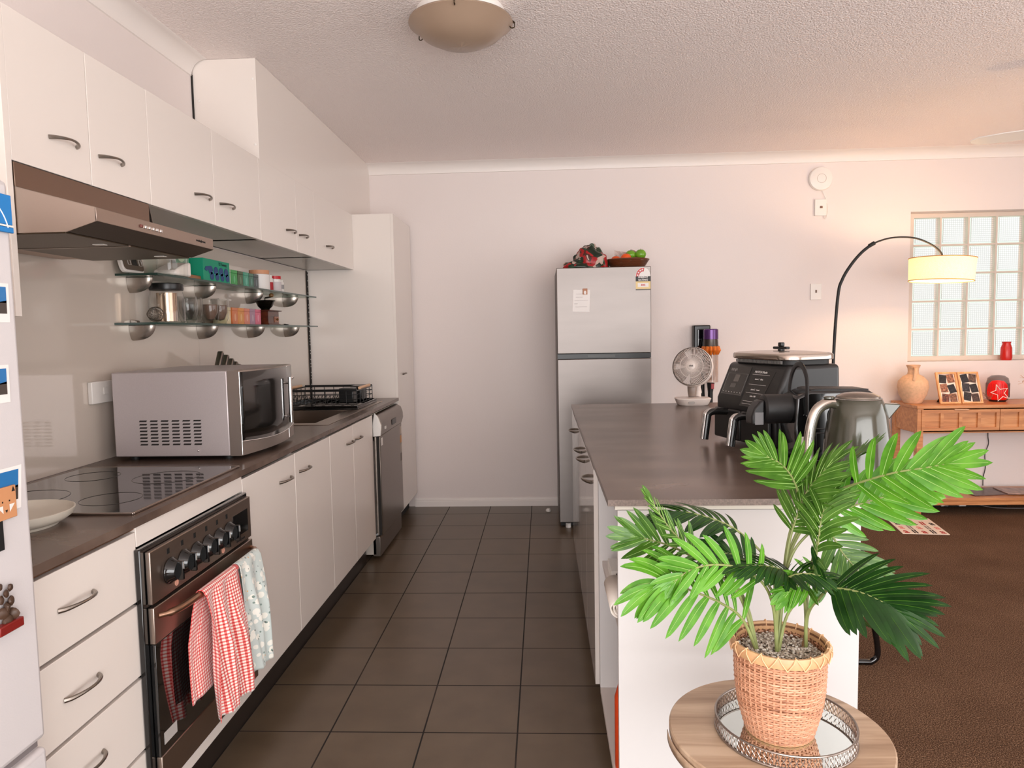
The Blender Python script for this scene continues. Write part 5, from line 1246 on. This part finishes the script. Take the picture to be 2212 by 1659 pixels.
rd = M('label_crimson', (170, 24, 38), 0.5)
jarthing('pill_bottle', 'white bottle with a crimson round label right of the canister', 'bottle', 3.793, 0.026, 0.070, whitep, whitep, 0.018, 0.022, 'small white bottles', (rd, 0.12, 0.72))
jarthing('pill_bottle', 'white bottle with bright red lid on the upper shelf', 'bottle', 3.890, 0.034, 0.072, whitep, M('lid_red', (196, 20, 34), 0.4), 0.018, 0.033, 'small white bottles', (M('label_print', (206, 196, 196), 0.6), 0.1, 0.8))
jarthing('pill_bottle', 'smallest white bottle, last on the upper shelf', 'bottle', 3.962, 0.023, 0.060, whitep, whitep, 0.014, 0.018, 'small white bottles', (M('label_print2', (150, 146, 146), 0.6), 0.4, 0.8))
# lower shelf
t = thing('tea_strainer', 'round wire mesh tea strainer ball beside the teapot', 'strainer', (SX+0.055, 2.56, LZ))
mb = MB(); c = Vector((0, 0, 0.029))
rot = Matrix.Rotation(radians(40), 3, 'X') @ Matrix.Rotation(radians(20), 3, 'Y')
for k in range(12):
    a = pi*k/12; mb.tube([c+rot@Vector((0.028*cos(b)*cos(a), 0.028*cos(b)*sin(a), 0.028*sin(b))) for b in [2*pi*q/24 for q in range(24)]], 0.0006, 4, closed=True)
for k in range(1, 10):
    ph = -pi/2+pi*k/10; mb.tube([c+rot@Vector((0.028*cos(ph)*cos(a), 0.028*cos(ph)*sin(a), 0.028*sin(ph))) for a in [2*pi*q/24 for q in range(24)]], 0.0006, 4, closed=True)
mb.build('mesh_ball', nickel, t)
MB().tube([c+rot@Vector((0.029*cos(a), 0.029*sin(a), 0)) for a in [2*pi*q/28 for q in range(28)]], 0.0018, 6, closed=True).build('ring', nickel, t)
t = thing('glass_teapot', 'glass teapot with black lid and steel infuser on the lower shelf', 'teapot', (SX, 2.745, LZ))
MB().lathe([(0, 0.001), (0.060, 0.001), (0.066, 0.006), (0.067, 0.09), (0.060, 0.115), (0.058, 0.135)], (0, 0, 0), 40, cap=False).build('jug', thin, t)
MB().lathe([(0, 0.006), (0.037, 0.006), (0.0375, 0.118)], (0, 0, 0), 36, cap=False).build('infuser', M('infuser_steel', (190, 166, 146), 0.25, 1.0), t)
MB().lathe([(0.061, 0.128), (0.063, 0.135), (0.062, 0.152), (0.050, 0.156), (0, 0.157)], (0, 0, 0), 36).build('lid', blackp, t)
MB().tube(bez([(0.01, -0.058, 0.112), (0.02, -0.085, 0.108), (0.024, -0.105, 0.075), (0.02, -0.095, 0.035), (0.01, -0.066, 0.020)], 6), 0.0045, 10).build('handle', thin, t)
gl2 = [(2.905, 0.0, 'first of the row of double-walled glasses, right beside the teapot'), (2.99, -0.02, 'second double-walled glass from the teapot on the lower shelf'), (3.085, 0.01, 'third double-walled glass from the teapot, with dark contents'), (3.170, 0.015, 'last double-walled glass in the row, beside the warm coloured tea packets')]
for k, (y, dx, lb) in enumerate(gl2):
    p = thing('drinking_glass', lb, 'glass', (SX+dx, y, LZ), 0, 'double-walled glasses')
    MB().lathe([(0, 0.001), (0.024, 0.001), (0.036, 0.025), (0.042, 0.07), (0.040, 0.108), (0.037, 0.113), (0.034, 0.10), (0.032, 0.05), (0.018, 0.018), (0, 0.014)], (0, 0, 0), 32).build('glass', thin, p)
    if k in (2, 3): MB().lathe([(0, 0.016), (0.016, 0.02), (0.030, 0.05), (0.031, 0.085), (0, 0.085)], (0, 0, 0), 24).build('contents', M('tea_leaves', (112, 84, 70), 0.6), p)
t = thing('coffee_grinder', 'antique wooden hand coffee grinder with brass bowl on the lower shelf', 'coffee grinder', (SX+0.005, 3.735, LZ))
MB().box(-0.048, -0.085, 0.0005, 0.048, 0.075, 0.006).build('foot', dkwood, t, bevel=0.001)
gb = MB().box(-0.042, -0.080, 0.0062, 0.042, 0.068, 0.072).build('box', dkwood, t, bevel=0.001)
MB().box(0.0421, 0.0, 0.014, 0.045, 0.060, 0.045).build('drawer', wood_mat('grinder_drawer', (110, 62, 42), (140, 86, 62), (160, 104, 76), 1), gb)
MB().ico((0.049, 0.03, 0.03), 0.006, 2).build('knob', M('brass', (120, 90, 50), 0.25, 1.0), gb)
MB().box(-0.054, -0.095, 0.0722, 0.054, 0.085, 0.078).build('top', dkwood, t, bevel=0.002)
MB().lathe([(0.028, 0.0782), (0.022, 0.084), (0.038, 0.10), (0.048, 0.125), (0.056, 0.128), (0.050, 0.131), (0.040, 0.128), (0, 0.118)], (0, -0.01, 0), 32).build('bowl', M('bowl_dark', (48, 44, 36), 0.2, 0.9), t)
MB().tube(bez([(0, -0.01, 0.12), (0, -0.01, 0.142), (0.012, -0.008, 0.146), (0.03, 0.0, 0.150)], 4), 0.004, 8).build('crank', M('bowl_dark', (48, 44, 36), 0.2, 0.9), t)
MB().ico((0.032, 0.0, 0.158), 0.013, 2, sc=(1, 1, 0.9)).build('crank_knob', M('knob_wood', (112, 78, 40), 0.3), t)
t = MB()
for k in range(7): t.lathe([(0.020-0.0008*(k % 2), 0), (0.021, 0.004), (0.019, 0.0085)], (SX, 3.86, LZ+0.0005+k*0.0088), 20)
t = t.build('ceramic_stack', M('ribbed_white', (214, 206, 206), 0.4)); tag(t, 'stack of tiny white cups behind the coffee grinder', 'cups')

# ================================================================= CEILING AND WALL FITTINGS
t = thing('ceiling_light', 'round flush ceiling light with frosted brown glass dish over the kitchen', 'ceiling light', (-0.302, 2.835, 2.53))
MB().lathe([(0, 0.051), (0.165, 0.051), (0.170, 0.045), (0.170, 0.004), (0.160, 0.0), (0, 0.0)], (0, 0, 0), 64).build('base', whitep, t)
MB().lathe([(0.200, 0.002), (0.201, -0.002), (0.185, -0.012), (0.15, -0.045), (0.10, -0.070), (0.05, -0.083), (0, -0.087)], (0, 0, 0), 72, cap=False).build('glass_dish', M('frosted_brown', (160, 136, 116), 0.3, spec=0.6), t, solid=0.004, ang=60)
for a in (150, 30-25, 270):
    x, y = 0.2*cos(radians(a)), 0.2*sin(radians(a))
    d = Vector((cos(radians(a)), sin(radians(a)), 0))
    MB().tube(bez([(x*0.93, y*0.93, 0.012), (x*1.03, y*1.03, 0.008), (x*1.05, y*1.05, -0.012), (x*0.98, y*0.98, -0.016), (x*0.96, y*0.96, -0.004), (x*1.06, y*1.06, 0.006)], 5), 0.0022, 6).build('spring_clip', M('clip_dark', (70, 56, 40), 0.3, 0.9), t)

t = thing('smoke_alarm', 'round white alarm on the back wall above the blank socket', 'smoke alarm', (2.026, YB, 2.391))
MB().lathe([(0.084, -0.0003), (0.086, -0.012), (0.080, -0.024), (0.055, -0.032), (0, -0.034)], (2.026, YB, 2.391), 48, axis='y').build('body', whitep, t, world=True)
MB().tube([(2.026+0.032*cos(2*pi*k/32), YB-0.0335, 2.391+0.032*sin(2*pi*k/32)) for k in range(32)], 0.0012, 5, closed=True).build('ring', M('groove', (190, 176, 166), 0.5), t, world=True)
MB().tube(bez([(2.040, YB-0.012, 2.306), (2.066, YB-0.012, 2.24), (2.078, YB-0.014, 2.17), (2.066, YB-0.012, 2.105), (2.055, YB-0.012, 2.12), (2.050, YB-0.012, 2.16), (2.044, YB-0.016, 2.185)], 6), 0.0022, 6).build('cord', whitep, t, world=True)
t = thing('wall_socket', 'white wall plate with a plugged cord directly below the round alarm', 'socket', (2.03, YB, 2.19))
MB().box(1.986, YB-0.016, 2.127, 2.070, YB-0.0005, 2.246).build('plate', whitep, t, world=True, bevel=0.003)
MB().box(2.022, YB-0.022, 2.180, 2.040, YB-0.0162, 2.196).build('plug', M('plug_brown', (120, 84, 64), 0.5), t, world=True, bevel=0.002)
t = thing('light_switch', 'white light switch on the back wall left of the arc lamp', 'switch', (2.0, YB, 1.58))
MB().box(1.966, YB-0.010, 1.521, 2.044, YB-0.0005, 1.638).build('plate', whitep, t, world=True, bevel=0.002)
MB().box(1.999, YB-0.015, 1.572, 2.010, YB-0.0102, 1.592).build('rocker', M('switch_dark', (110, 84, 70), 0.4), t, world=True, bevel=0.001)
t = thing('ceiling_fan', 'white ceiling fan whose blade tip reaches in at the upper right', 'ceiling fan', (2.95, 3.58, 2.30))
MB().lathe([(0.012, 0.0), (0.012, 0.24), (0.06, 0.25), (0.065, 0.281), (0, 0.281)], (0, 0, 0), 24).build('down_rod', whitep, t)
MB().lathe([(0, -0.05), (0.06, -0.05), (0.10, -0.02), (0.10, 0.02), (0.05, 0.045), (0, 0.045)], (0, 0, 0), 36).build('motor', whitep, t)
for a in (148, 28, 268):
    m = Matrix.Rotation(radians(a), 4, 'Z') @ Matrix.Rotation(radians(10), 4, 'X')
    ol = [(0.09, -0.03), (0.20, -0.055), (0.60, -0.065), (0.72, -0.050), (0.755, -0.012), (0.755, 0.015), (0.72, 0.045), (0.60, 0.058), (0.20, 0.05), (0.09, 0.03)]
    MB().prism(ol, 2, -0.003, 0.003).xf(m).build('blade', whitep, t, bevel=0.001)
tag(MB().lathe([(0, 0), (0.018, 0), (0.020, 0.01), (0.012, 0.022), (0, 0.024)], (0.02, 5.13, 0.0003), 16).build('door_stop', whitep), 'tiny white knob lying on the tiles beside the steel fridge', 'door stop')

# ================================================================= LIVING ROOM SIDE
# --- stick vacuum on its wall dock
t = thing('wall_dock', 'black charging dock screwed to the back wall behind the desk fan', 'dock', (1.165, YB, 1.2))
MB().box(1.104, YB-0.075, 0.98, 1.226, YB-0.0005, 1.35).build('case', blackp, t, world=True, bevel=0.008)
MB().box(1.130, YB-0.082, 1.02, 1.215, YB-0.0755, 1.32).build('face', blackg, t, world=True, bevel=0.003)
MB().lathe([(0.004, 0), (0.004, -0.002), (0, -0.002)], (1.178, YB-0.0822, 1.265), 12, axis='y').build('led', M('led_blue', (150, 190, 255), 0.3, emit=((150, 190, 255), 2.0)), t, world=True)
t = thing('stick_vacuum', 'cordless stick vacuum with purple top and orange cyclones hanging on the back wall', 'vacuum cleaner', (1.207, 5.15, 0.004))
pur = M('vac_purple', (92, 54, 112), 0.2, 0.4)
MB().lathe([(0, 1.318), (0.045, 1.318), (0.052, 1.312), (0.053, 1.245), (0, 1.245)], (0, 0, 0), 32).build('filter_cap', pur, t)
MB().lathe([(0.051, 1.244), (0.053, 1.205), (0.056, 1.188), (0, 1.188)], (0, 0, 0), 32).build('cyclone_body', M('vac_smoke', (70, 60, 54), 0.2, 0.3), t)
mb = MB()
for k in range(14):
    a = 2*pi*k/14; mb.tube([(0.050*cos(a), 0.050*sin(a), 1.190), (0.060*cos(a), 0.060*sin(a), 1.165), (0.048*cos(a), 0.048*sin(a), 1.135)], [0.013, 0.014, 0.009], 8)
mb.build('cyclones', M('vac_orange', (214, 112, 34), 0.3, 0.2), t)
MB().lathe([(0.047, 1.14), (0.047, 0.935), (0, 0.932)], (0.006, 0, 0), 32, cap=False).build('dust_bin', M('bin_clear', (196, 160, 140), 0.05, alpha=0.5, coat=0.6), t)
MB().lathe([(0, 1.135), (0.030, 1.135), (0.032, 1.02), (0.022, 0.95), (0, 0.95)], (0.008, 0, 0), 24).build('shroud', M('vac_grey', (130, 116, 106), 0.35, 0.5), t)
MB().tube([(-0.03, 0.05, 1.25), (-0.05, 0.05, 1.05), (-0.045, 0.05, 0.86), (-0.04, 0.05, 0.78)], 0.014, 10).build('handle', blackp, t)
MB().tube([(0.0, 0.0, 0.93), (-0.002, 0.0, 0.86), (-0.005, 0, 0.12)], [0.028, 0.018, 0.016], 14).build('wand', blackp, t)
MB().box(-0.004, -0.03, 0.885, 0.018, -0.026, 0.925).build('red_latch', M('latch_red', (150, 26, 26), 0.4), t, bevel=0.002)
MB().box(-0.12, -0.05, 0.0, 0.12, 0.05, 0.07).build('cleaner_head', blackp, t, bevel=0.015)

# --- console table
t = thing('console_table', 'long oak console with panelled drawers and low shelf against the back wall', 'console table', (3.2, 5.1, 0.004))
CX0, CX1, CY0, CY1, CZ = 2.555, 4.17, 4.92, 5.27, 0.772
MB().box(CX0-0.008, CY0-0.01, CZ-0.022, CX1+0.008, CY1+0.01, CZ).build('table_top', oak, t, world=True, bevel=0.003)
for x in (CX0, CX1-0.042):
    for y in (CY0, CY1-0.042): MB().box(x, y, 0.0045, x+0.042, y+0.042, CZ-0.0225).build('leg', oak, t, world=True, bevel=0.002)
bx = MB().box(CX0+0.004, CY0+0.043, 0.585, CX0+0.020, CY1-0.043, CZ-0.023).box(CX1-0.020, CY0+0.043, 0.585, CX1-0.004, CY1-0.043, CZ-0.023).box(CX0+0.042, CY1-0.02, 0.585, CX1-0.042, CY1-0.005, CZ-0.023).box(CX0+0.021, CY0+0.03, 0.575, CX1-0.021, CY1-0.021, 0.584)
bx.build('apron', oak, t, world=True, smooth=False)
dw = (CX1-CX0-0.05)/3
for k in range(3):
    a = CX0+0.025+k*dw+0.002; b = a+dw-0.004
    mb = MB(); zb0, zt0 = 0.598, 0.742; yf = CY0-0.006
    mb.box(a, yf+0.010, zb0, b, yf+0.022, zt0)
    mb.box(a, yf, zb0, b, yf+0.0102, zb0+0.020).box(a, yf, zt0-0.022, b, yf+0.0102, zt0)
    for q in range(5):
        x = a+(b-a-0.022)*q/4; mb.box(x, yf, zb0+0.0195, x+0.022, yf+0.0102, zt0-0.0215)
    d = mb.build('drawer', oak, t, world=True, smooth=False)
    MB().box((a+b)/2-0.048, yf-0.012, zt0-0.002, (a+b)/2+0.048, yf+0.012, zt0+0.004).build('pull', M('pull_steel', (222, 176, 140), 0.35, 0.3), d, world=True, bevel=0.001)
MB().box(CX0+0.01, CY0+0.002, 0.105, CX1-0.01, CY1, 0.127).build('low_shelf', oak, t, world=True, bevel=0.003)
MB().box(CX0+0.043, CY0+0.012, 0.075, CX1-0.043, CY0+0.026, 0.1045).build('shelf_rail', oak, t, world=True, smooth=False)

z0 = CZ+0.0005
t = thing('pitcher_vase', 'large speckled terracotta pitcher vase at the left end of the console', 'vase', (2.612, 5.10, z0))
vm = M('speckled_clay', (216, 172, 136), 0.75, noise=(60, 0.1))
MB().lathe([(0, 0), (0.055, 0), (0.060, 0.006), (0.088, 0.060), (0.100, 0.115), (0.094, 0.155), (0.066, 0.188), (0.038, 0.203), (0.034, 0.222), (0.036, 0.245), (0.046, 0.268), (0.043, 0.269), (0.031, 0.240), (0.029, 0.21)], (0, 0, 0), 48, cap=False).build('body', vm, t)
MB().tube(bez([(-0.012, -0.038, 0.250), (-0.020, -0.075, 0.245), (-0.030, -0.085, 0.205), (-0.036, -0.080, 0.165)], 6), 0.0095, 10, flat=0.8).build('handle', vm, t)
def frame(x0, x1, label, seed):
    rnd = random.Random(seed); h = 0.228; yb_, ln = 4.985, 0.082
    p = thing('photo_frame', label, 'photo frame', ((x0+x1)/2, 5.02, z0), 0, 'oak photo frames on the console')
    ang = math.atan2(ln, h); m = Matrix.Translation((x0, yb_, z0+0.003)) @ Matrix.Rotation(-ang, 4, 'X')
    w_ = x1-x0; b_ = 0.013
    mb = MB().box(0, 0, 0, w_, 0.016, b_).box(0, 0, h-b_, w_, 0.016, h).box(0, 0, b_, b_, 0.016, h-b_).box(w_-b_, 0, b_, w_, 0.016, h-b_)
    mb.xf(m).build('frame', oak2, p, world=True, bevel=0.0012)
    mt = MB().box(b_, 0.009, b_, w_-b_, 0.012, h-b_).xf(m).build('mount', M('mount_cream', (236, 216, 200), 0.8), p, world=True, smooth=False)
    cols = [(40, 32, 30), (110, 60, 44), (74, 50, 40), (150, 96, 70), (52, 46, 48), (96, 70, 56), (34, 30, 32), (128, 84, 60)]
    k = 0
    for r in range(3):
        for c in range(2):
            cx = b_+(w_-2*b_)*(0.28+0.46*c); cz = b_+(h-2*b_)*(0.17+0.33*r)+rnd.uniform(-0.006, 0.006)
            if seed == 2 and (r, c) in ((0, 0), (1, 0), (2, 1))[:0]: continue
            ww, hh = (w_-2*b_)*0.215, (h-2*b_)*0.15
            q = Matrix.Translation((cx, 0.0088, cz)) @ Matrix.Rotation(rnd.uniform(-0.25, 0.25), 4, 'Y')
            col = rnd.choice(cols)
            nm_ = 'snap_%d_%d' % (seed, k); mm = M(nm_, col, 0.4, noise=(90, 0.85))
            MB().box(-ww, -0.0004, -hh, ww, 0.0002, hh).xf(q).xf(m).build('snapshot', mm, mt, world=True, smooth=False); k += 1
    s = MB().add([(w_/2, 0.016, h*0.6), (w_/2-0.02, 0.10, 0.0), (w_/2+0.02, 0.10, 0.0)], [(0, 1, 2)])
    s2 = [Vector((x0+w_/2, yb_+0.065, z0+0.13)), Vector((x0+w_/2-0.025, yb_+0.135, z0+0.001)), Vector((x0+w_/2+0.025, yb_+0.135, z0+0.001))]
    MB().add(s2, [(0, 1, 2)]).build('stand', blackm, p, world=True, solid=0.002, smooth=False)
oak2 = wood_mat('frame_oak', (214, 146, 92), (228, 164, 108), (236, 180, 126), 2, 3)
frame(2.745, 2.885, 'left oak photo frame with six small snapshots on the console', 1)
frame(2.893, 3.035, 'right oak photo frame with black and white snapshots on the console', 2)
t = thing('lantern_speaker', 'rounded dark lantern glowing red on the console', 'lantern', (3.215, 5.13, z0))
MB().lathe([(0.055, 0.004), (0.066, 0.020), (0.070, 0.06), (0.070, 0.13), (0.062, 0.165), (0.040, 0.182), (0.012, 0.186), (0, 0.187)], (0, 0, 0), 48, cap=False).build('shell', M('smoked_shell', (46, 16, 12), 0.25, alpha=0.5), t)
MB().lathe([(0, 0), (0.050, 0), (0.052, 0.010), (0, 0.012)], (0, 0, 0), 36).build('foot', blackm, t)
MB().lathe([(0, 0.014), (0.050, 0.014), (0.062, 0.03), (0.063, 0.08), (0.056, 0.12), (0.035, 0.145), (0, 0.15)], (0, 0, 0), 36).build('glowing_core', M('red_glow', (200, 10, 8), 0.5, emit=((255, 14, 8), 1.3)), t)
mb = MB()
for k in range(40):
    a = 2*pi*k/40; mb.tube([(0.0705*cos(a), 0.0705*sin(a), 0.03), (0.0712*cos(a), 0.0712*sin(a), 0.13)], 0.0008, 4)
mb.build('ribbing', M('rib_dark', (40, 14, 12), 0.4), t)
t = thing('wire_star', 'pale bent-wire star figure in front of the red lantern', 'ornament', (3.105, 4.975, z0))
mb = MB(); star = []
for k in range(10):
    r = 0.064 if k % 2 == 0 else 0.027; an = radians(104+36*k); star.append((0.03+r*cos(an), -0.0+0.02*sin(an), 0.074+r*sin(an)*0.9))
mb.tube(star, 0.0026, 8, closed=True).build('star', M('star_wire', (250, 236, 226), 0.4), t)
mb = MB()
for k in range(7): mb.tube([(-0.02, 0.02, 0.03), (-0.02+0.05*cos(radians(60+k*22)), 0.025, 0.03+0.055*sin(radians(60+k*22)))], 0.0012, 4)
mb.tube([(-0.02, 0.02, 0.03), (-0.085, 0.0, 0.078)], 0.0022, 5)
mb.build('twigs', M('twig_brown', (128, 84, 62), 0.7), t)
t = thing('dried_flowers', 'dried branches in a dark vase at the right edge on the console', 'vase', (3.40, 5.0, z0))
MB().lathe([(0, 0), (0.028, 0), (0.036, 0.03), (0.034, 0.075), (0.018, 0.09), (0.020, 0.10)], (0, 0, 0), 28, cap=False).build('vase', blackp, t)
mb = MB(); rnd = random.Random(4)
for k in range(16):
    a = radians(rnd.uniform(70, 178)); l = rnd.uniform(0.08, 0.13); y = rnd.uniform(-0.03, 0.03)
    p1 = Vector((0, 0, 0.09)); p3 = Vector((l*cos(a), y, 0.09+l*abs(sin(a))*0.9+0.02)); p2 = (p1+p3)/2+Vector((0, 0, 0.03))
    mb.tube(bez([p1, p2, p3], 4), 0.0010, 4)
    for q in range(4):
        s = 0.5+0.14*q; b = p1.lerp(p3, s)+Vector((0, 0, 0.02)); mb.tube([b, b+Vector((rnd.uniform(-0.03, 0.0), rnd.uniform(-0.01, 0.01), rnd.uniform(0.0, 0.02)))], 0.0012, 4)
mb.build('branches', M('dry_straw', (206, 160, 128), 0.8), t)
t = thing('red_vase', 'red object standing on the glass-block window sill at the right edge', 'vase', (3.405, YB+0.04, WZ0+0.0005))
MB().lathe([(0, 0), (0.034, 0), (0.038, 0.02), (0.036, 0.09), (0.026, 0.12), (0.030, 0.135)], (0, 0, 0), 28, cap=False).build('body', M('vase_red', (196, 24, 14), 0.3), t)
# cable, magazines and bits
tag(MB().tube(bez([(3.262, YB-0.012, 0.60), (3.262, YB-0.010, 0.50), (3.268, YB-0.010, 0.44), (3.245, YB-0.010, 0.36), (3.252, YB-0.010, 0.27), (3.238, YB-0.010, 0.19), (3.236, YB-0.012, 0.128)], 6), 0.0028, 6).build('power_cable', blackm), 'thin black cable hanging down the wall behind the console', 'cable')
rnd = random.Random(8)
mg_ = [((2.985, 4.965), (0.30, 0.215), 8, (92, 66, 60), 'dark magazine on the low console shelf, nearest its left end'), ((3.22, 4.99), (0.26, 0.20), -6, (160, 130, 118), 'lighter magazine on the low console shelf next to the dark one')]
for (x, y), (w_, h_), a, c, lb in mg_:
    mm = M('cover_%d' % c[0], c, 0.35, noise=(24, 0.5))
    o = MB().box(0, 0, 0, w_, h_, 0.006).xf(Matrix.Rotation(radians(a), 4, 'Z')).build('magazine', [mm], bevel=0.0006); o.location = (x, y, 0.1275 + (0.0 if a > 0 else 0.0065))
    tag(o, lb, 'magazine', 'magazines on the low shelf')
t = MB().box(2.69, 5.02, 0.1275, 2.79, 5.12, 0.175).build('trinket_box', M('trinket_brown', (110, 52, 34), 0.4), bevel=0.004)
tag(t, 'small brown box on the low console shelf behind the palm leaves', 'box')
t = thing('power_board', 'black power board with white plugs on the carpet under the console', 'power board', (3.0, 5.18, 0.0045))
MB().box(-0.20, -0.03, 0.0, 0.32, 0.03, 0.035).build('board', blackp, t, bevel=0.004)
for x in (-0.155, -0.03): MB().box(x, -0.055, 0.012, x+0.05, -0.031, 0.062).build('plug', whitep, t, bevel=0.004)
MB().tube(bez([(-0.13, -0.06, 0.055), (-0.115, -0.075, 0.03), (-0.14, -0.07, 0.015), (-0.10, -0.06, 0.010)], 5), 0.003, 6).build('plug_cable', blackp, t)
MB().tube(bez([(0.08, -0.07, 0.03), (0.2, -0.1, 0.012), (0.45, -0.09, 0.006), (0.6, -0.05, 0.006)], 6), 0.003, 6).build('lead', M('lead_grey', (120, 108, 104), 0.5), t)
struct('trim_7', MB().box(2.45, YB-0.019, 0.004, XE-0.015, YB-0.0145, 0.064), M('strip_dark', (24, 20, 18), 0.6), smooth=False)  # dark strip set in front of the pale baseboard behind the console

# --- play card on the carpet
t = thing('letter_card', 'cream card printed with red, grey and black letters lying on the carpet by the console', 'card', (2.45, 4.66, 0.0045))
q = [(2.258, 4.489), (2.535, 4.463), (2.604, 4.844), (2.388-0.055, 4.885)]
cdm = MB().prism(q, 2, 0.0045, 0.0075).build('sheet', M('card_cream', (236, 218, 200), 0.6), t, world=True, smooth=False)
inks = [M('ink_red', (176, 44, 40), 0.6), M('ink_grey', (140, 126, 116), 0.6), M('ink_black', (44, 38, 36), 0.6), M('ink_pink', (222, 130, 118), 0.6)]
rx = Vector((0.277, -0.026, 0)); ry = Vector((0.070, 0.388, 0)); k = 0
for r in range(3):
    for c, ch in enumerate(('a', 'll', 'a', 'll', 'a')):
        p = Vector((2.262, 4.489, 0.0077))+rx*(0.11+0.195*c+0.0*r)+ry*(0.13+0.25*r)
        text('letter', ch, 0.115, p, rx, ry, inks[(k*2+r) % 4], cdm, 0.0002, bold=0.003, sx=0.62); k += 1
# red string loops of the card
MB().tube([(2.42, 4.875, 0.006), (2.43, 4.90, 0.012), (2.425, 4.93, 0.008)], 0.002, 5).build('string', inks[0], t, world=True)

# --- arc lamp
t = thing('arc_lamp', 'black arc floor lamp with a cream linen drum shade glowing over the console', 'floor lamp', (1.84, 4.6, 0.004))
MB().lathe([(0, 0), (0.14, 0), (0.142, 0.015), (0.13, 0.022), (0, 0.024)], (0, 0, 0), 48).build('base', blackm, t)
Q = [(1.84, 4.6, 0.02), (1.846, 4.6, 0.60), (1.856, 4.6, 1.147), (1.877, 4.6, 1.515), (1.905, 4.6, 1.625), (1.96, 4.6, 1.717), (2.02, 4.6, 1.787), (2.081, 4.6, 1.836)]
MB().tube(bez(Q, 8), 0.0095, 12).build('pole', blackm, t, world=True)
Q2 = [(2.076, 4.6, 1.832), (2.12, 4.6, 1.853), (2.19, 4.6, 1.872), (2.271, 4.6, 1.877), (2.35, 4.6, 1.868), (2.414, 4.6, 1.845), (2.47, 4.6, 1.812), (2.513, 4.6, 1.768), (2.515, 4.6, 1.72)]
MB().tube(bez(Q2, 8), 0.0055, 10).build('arm', blackm, t, world=True)
MB().tube([(2.066, 4.6, 1.827), (2.098, 4.6, 1.845)], 0.0125, 12).build('joint', blackm, t, world=True)
shm = bpy.data.materials.new('linen_shade'); shm.use_nodes = True
N, L = shm.node_tree.nodes, shm.node_tree.links; N.remove(N['Principled BSDF'])
df = N.new('ShaderNodeBsdfDiffuse'); tl = N.new('ShaderNodeBsdfTranslucent'); mx = N.new('ShaderNodeMixShader'); mx.inputs[0].default_value = 0.17
tc = N.new('ShaderNodeTexCoord'); wv = N.new('ShaderNodeTexNoise'); wv.inputs['Scale'].default_value = 260; L.new(tc.outputs['Object'], wv.inputs[0])
rm_ = ramp(N, [(0.3, (232, 214, 178)), (0.7, (246, 234, 206))]); L.new(wv.outputs['Fac'], rm_.inputs[0])
for d in (df, tl): L.new(rm_.outputs[0], d.inputs[0])
L.new(df.outputs[0], mx.inputs[1]); L.new(tl.outputs[0], mx.inputs[2]); L.new(mx.outputs[0], N['Material Output'].inputs[0])
SC = Matrix.Translation((2.515, 4.6, 1.668)) @ Matrix.Rotation(radians(2.5), 4, 'Y')
sh = MB().lathe([(0.180, -0.070), (0.186, 0.070)], (0, 0, 0), 64, cap=False).xf(SC).build('shade', shm, t, world=True)
mb = MB()
for z, r in ((-0.070, 0.1805), (0.070, 0.1865)): mb.tube([SC @ Vector((r*cos(2*pi*k/64), r*sin(2*pi*k/64), z)) for k in range(64)], 0.003, 6, closed=True)
mb.build('shade_trim', M('shade_tape', (216, 160, 96), 0.7), sh, world=True)
mb = MB()
for k in range(3): mb.tube([SC @ Vector((0.184*cos(2*pi*k/3), 0.184*sin(2*pi*k/3), 0.062)), SC @ Vector((0, 0, 0.05))], 0.0018, 5)
mb.build('spider', nickel, sh, world=True)
MB().ico((2.515, 4.6, 1.715), 0.016, 2).build('bulb', M('bulb_glow', (255, 240, 210), 0.5, emit=((255, 214, 150), 6.0)), t, world=True)
pl_ = bpy.data.lights.new('lamp_bulb_light', 'POINT'); pl_.energy = 11.5; pl_.color = (1.0, 0.64, 0.34); pl_.shadow_soft_size = 0.03
lo_ = bpy.data.objects.new('lamp_bulb_light', pl_); COL.objects.link(lo_); lo_.location = (2.515, 4.6, 1.665)

# --- cantilever stool tucked in at the far side of the island
t = thing('bar_chair', 'black tubular steel cantilever chair beyond the island, only its bent legs showing', 'chair', (1.1, 2.95, 0.004))
mb = MB()
for y in (2.73, 3.17):
    mb.tube(bez([(0.86, y, 0.50), (1.08, y, 0.475), (1.19, y, 0.465), (1.235, y, 0.42), (1.262, y, 0.22), (1.288, y, 0.06), (1.268, y, 0.018), (1.22, y, 0.0145), (0.95, y, 0.0145), (0.86, y, 0.0145)], 6), 0.0115, 12)
mb.tube([(0.86, 2.73, 0.0145), (0.86, 3.17, 0.0145)], 0.0115, 12)
mb.tube(bez([(0.86, 2.73, 0.50), (0.83, 2.73, 0.60), (0.82, 2.74, 0.80)], 5), 0.0115, 12).tube(bez([(0.86, 3.17, 0.50), (0.83, 3.17, 0.60), (0.82, 3.16, 0.80)], 5), 0.0115, 12)
mb.build('frame', blackg, t, world=True)
MB().box(0.87, 2.745, 0.478, 1.21, 3.155, 0.505).build('seat', blackm, t, world=True, bevel=0.01)
MB().box(0.822, 2.755, 0.62, 0.838, 3.145, 0.79).build('backrest', blackm, t, world=True, bevel=0.006)
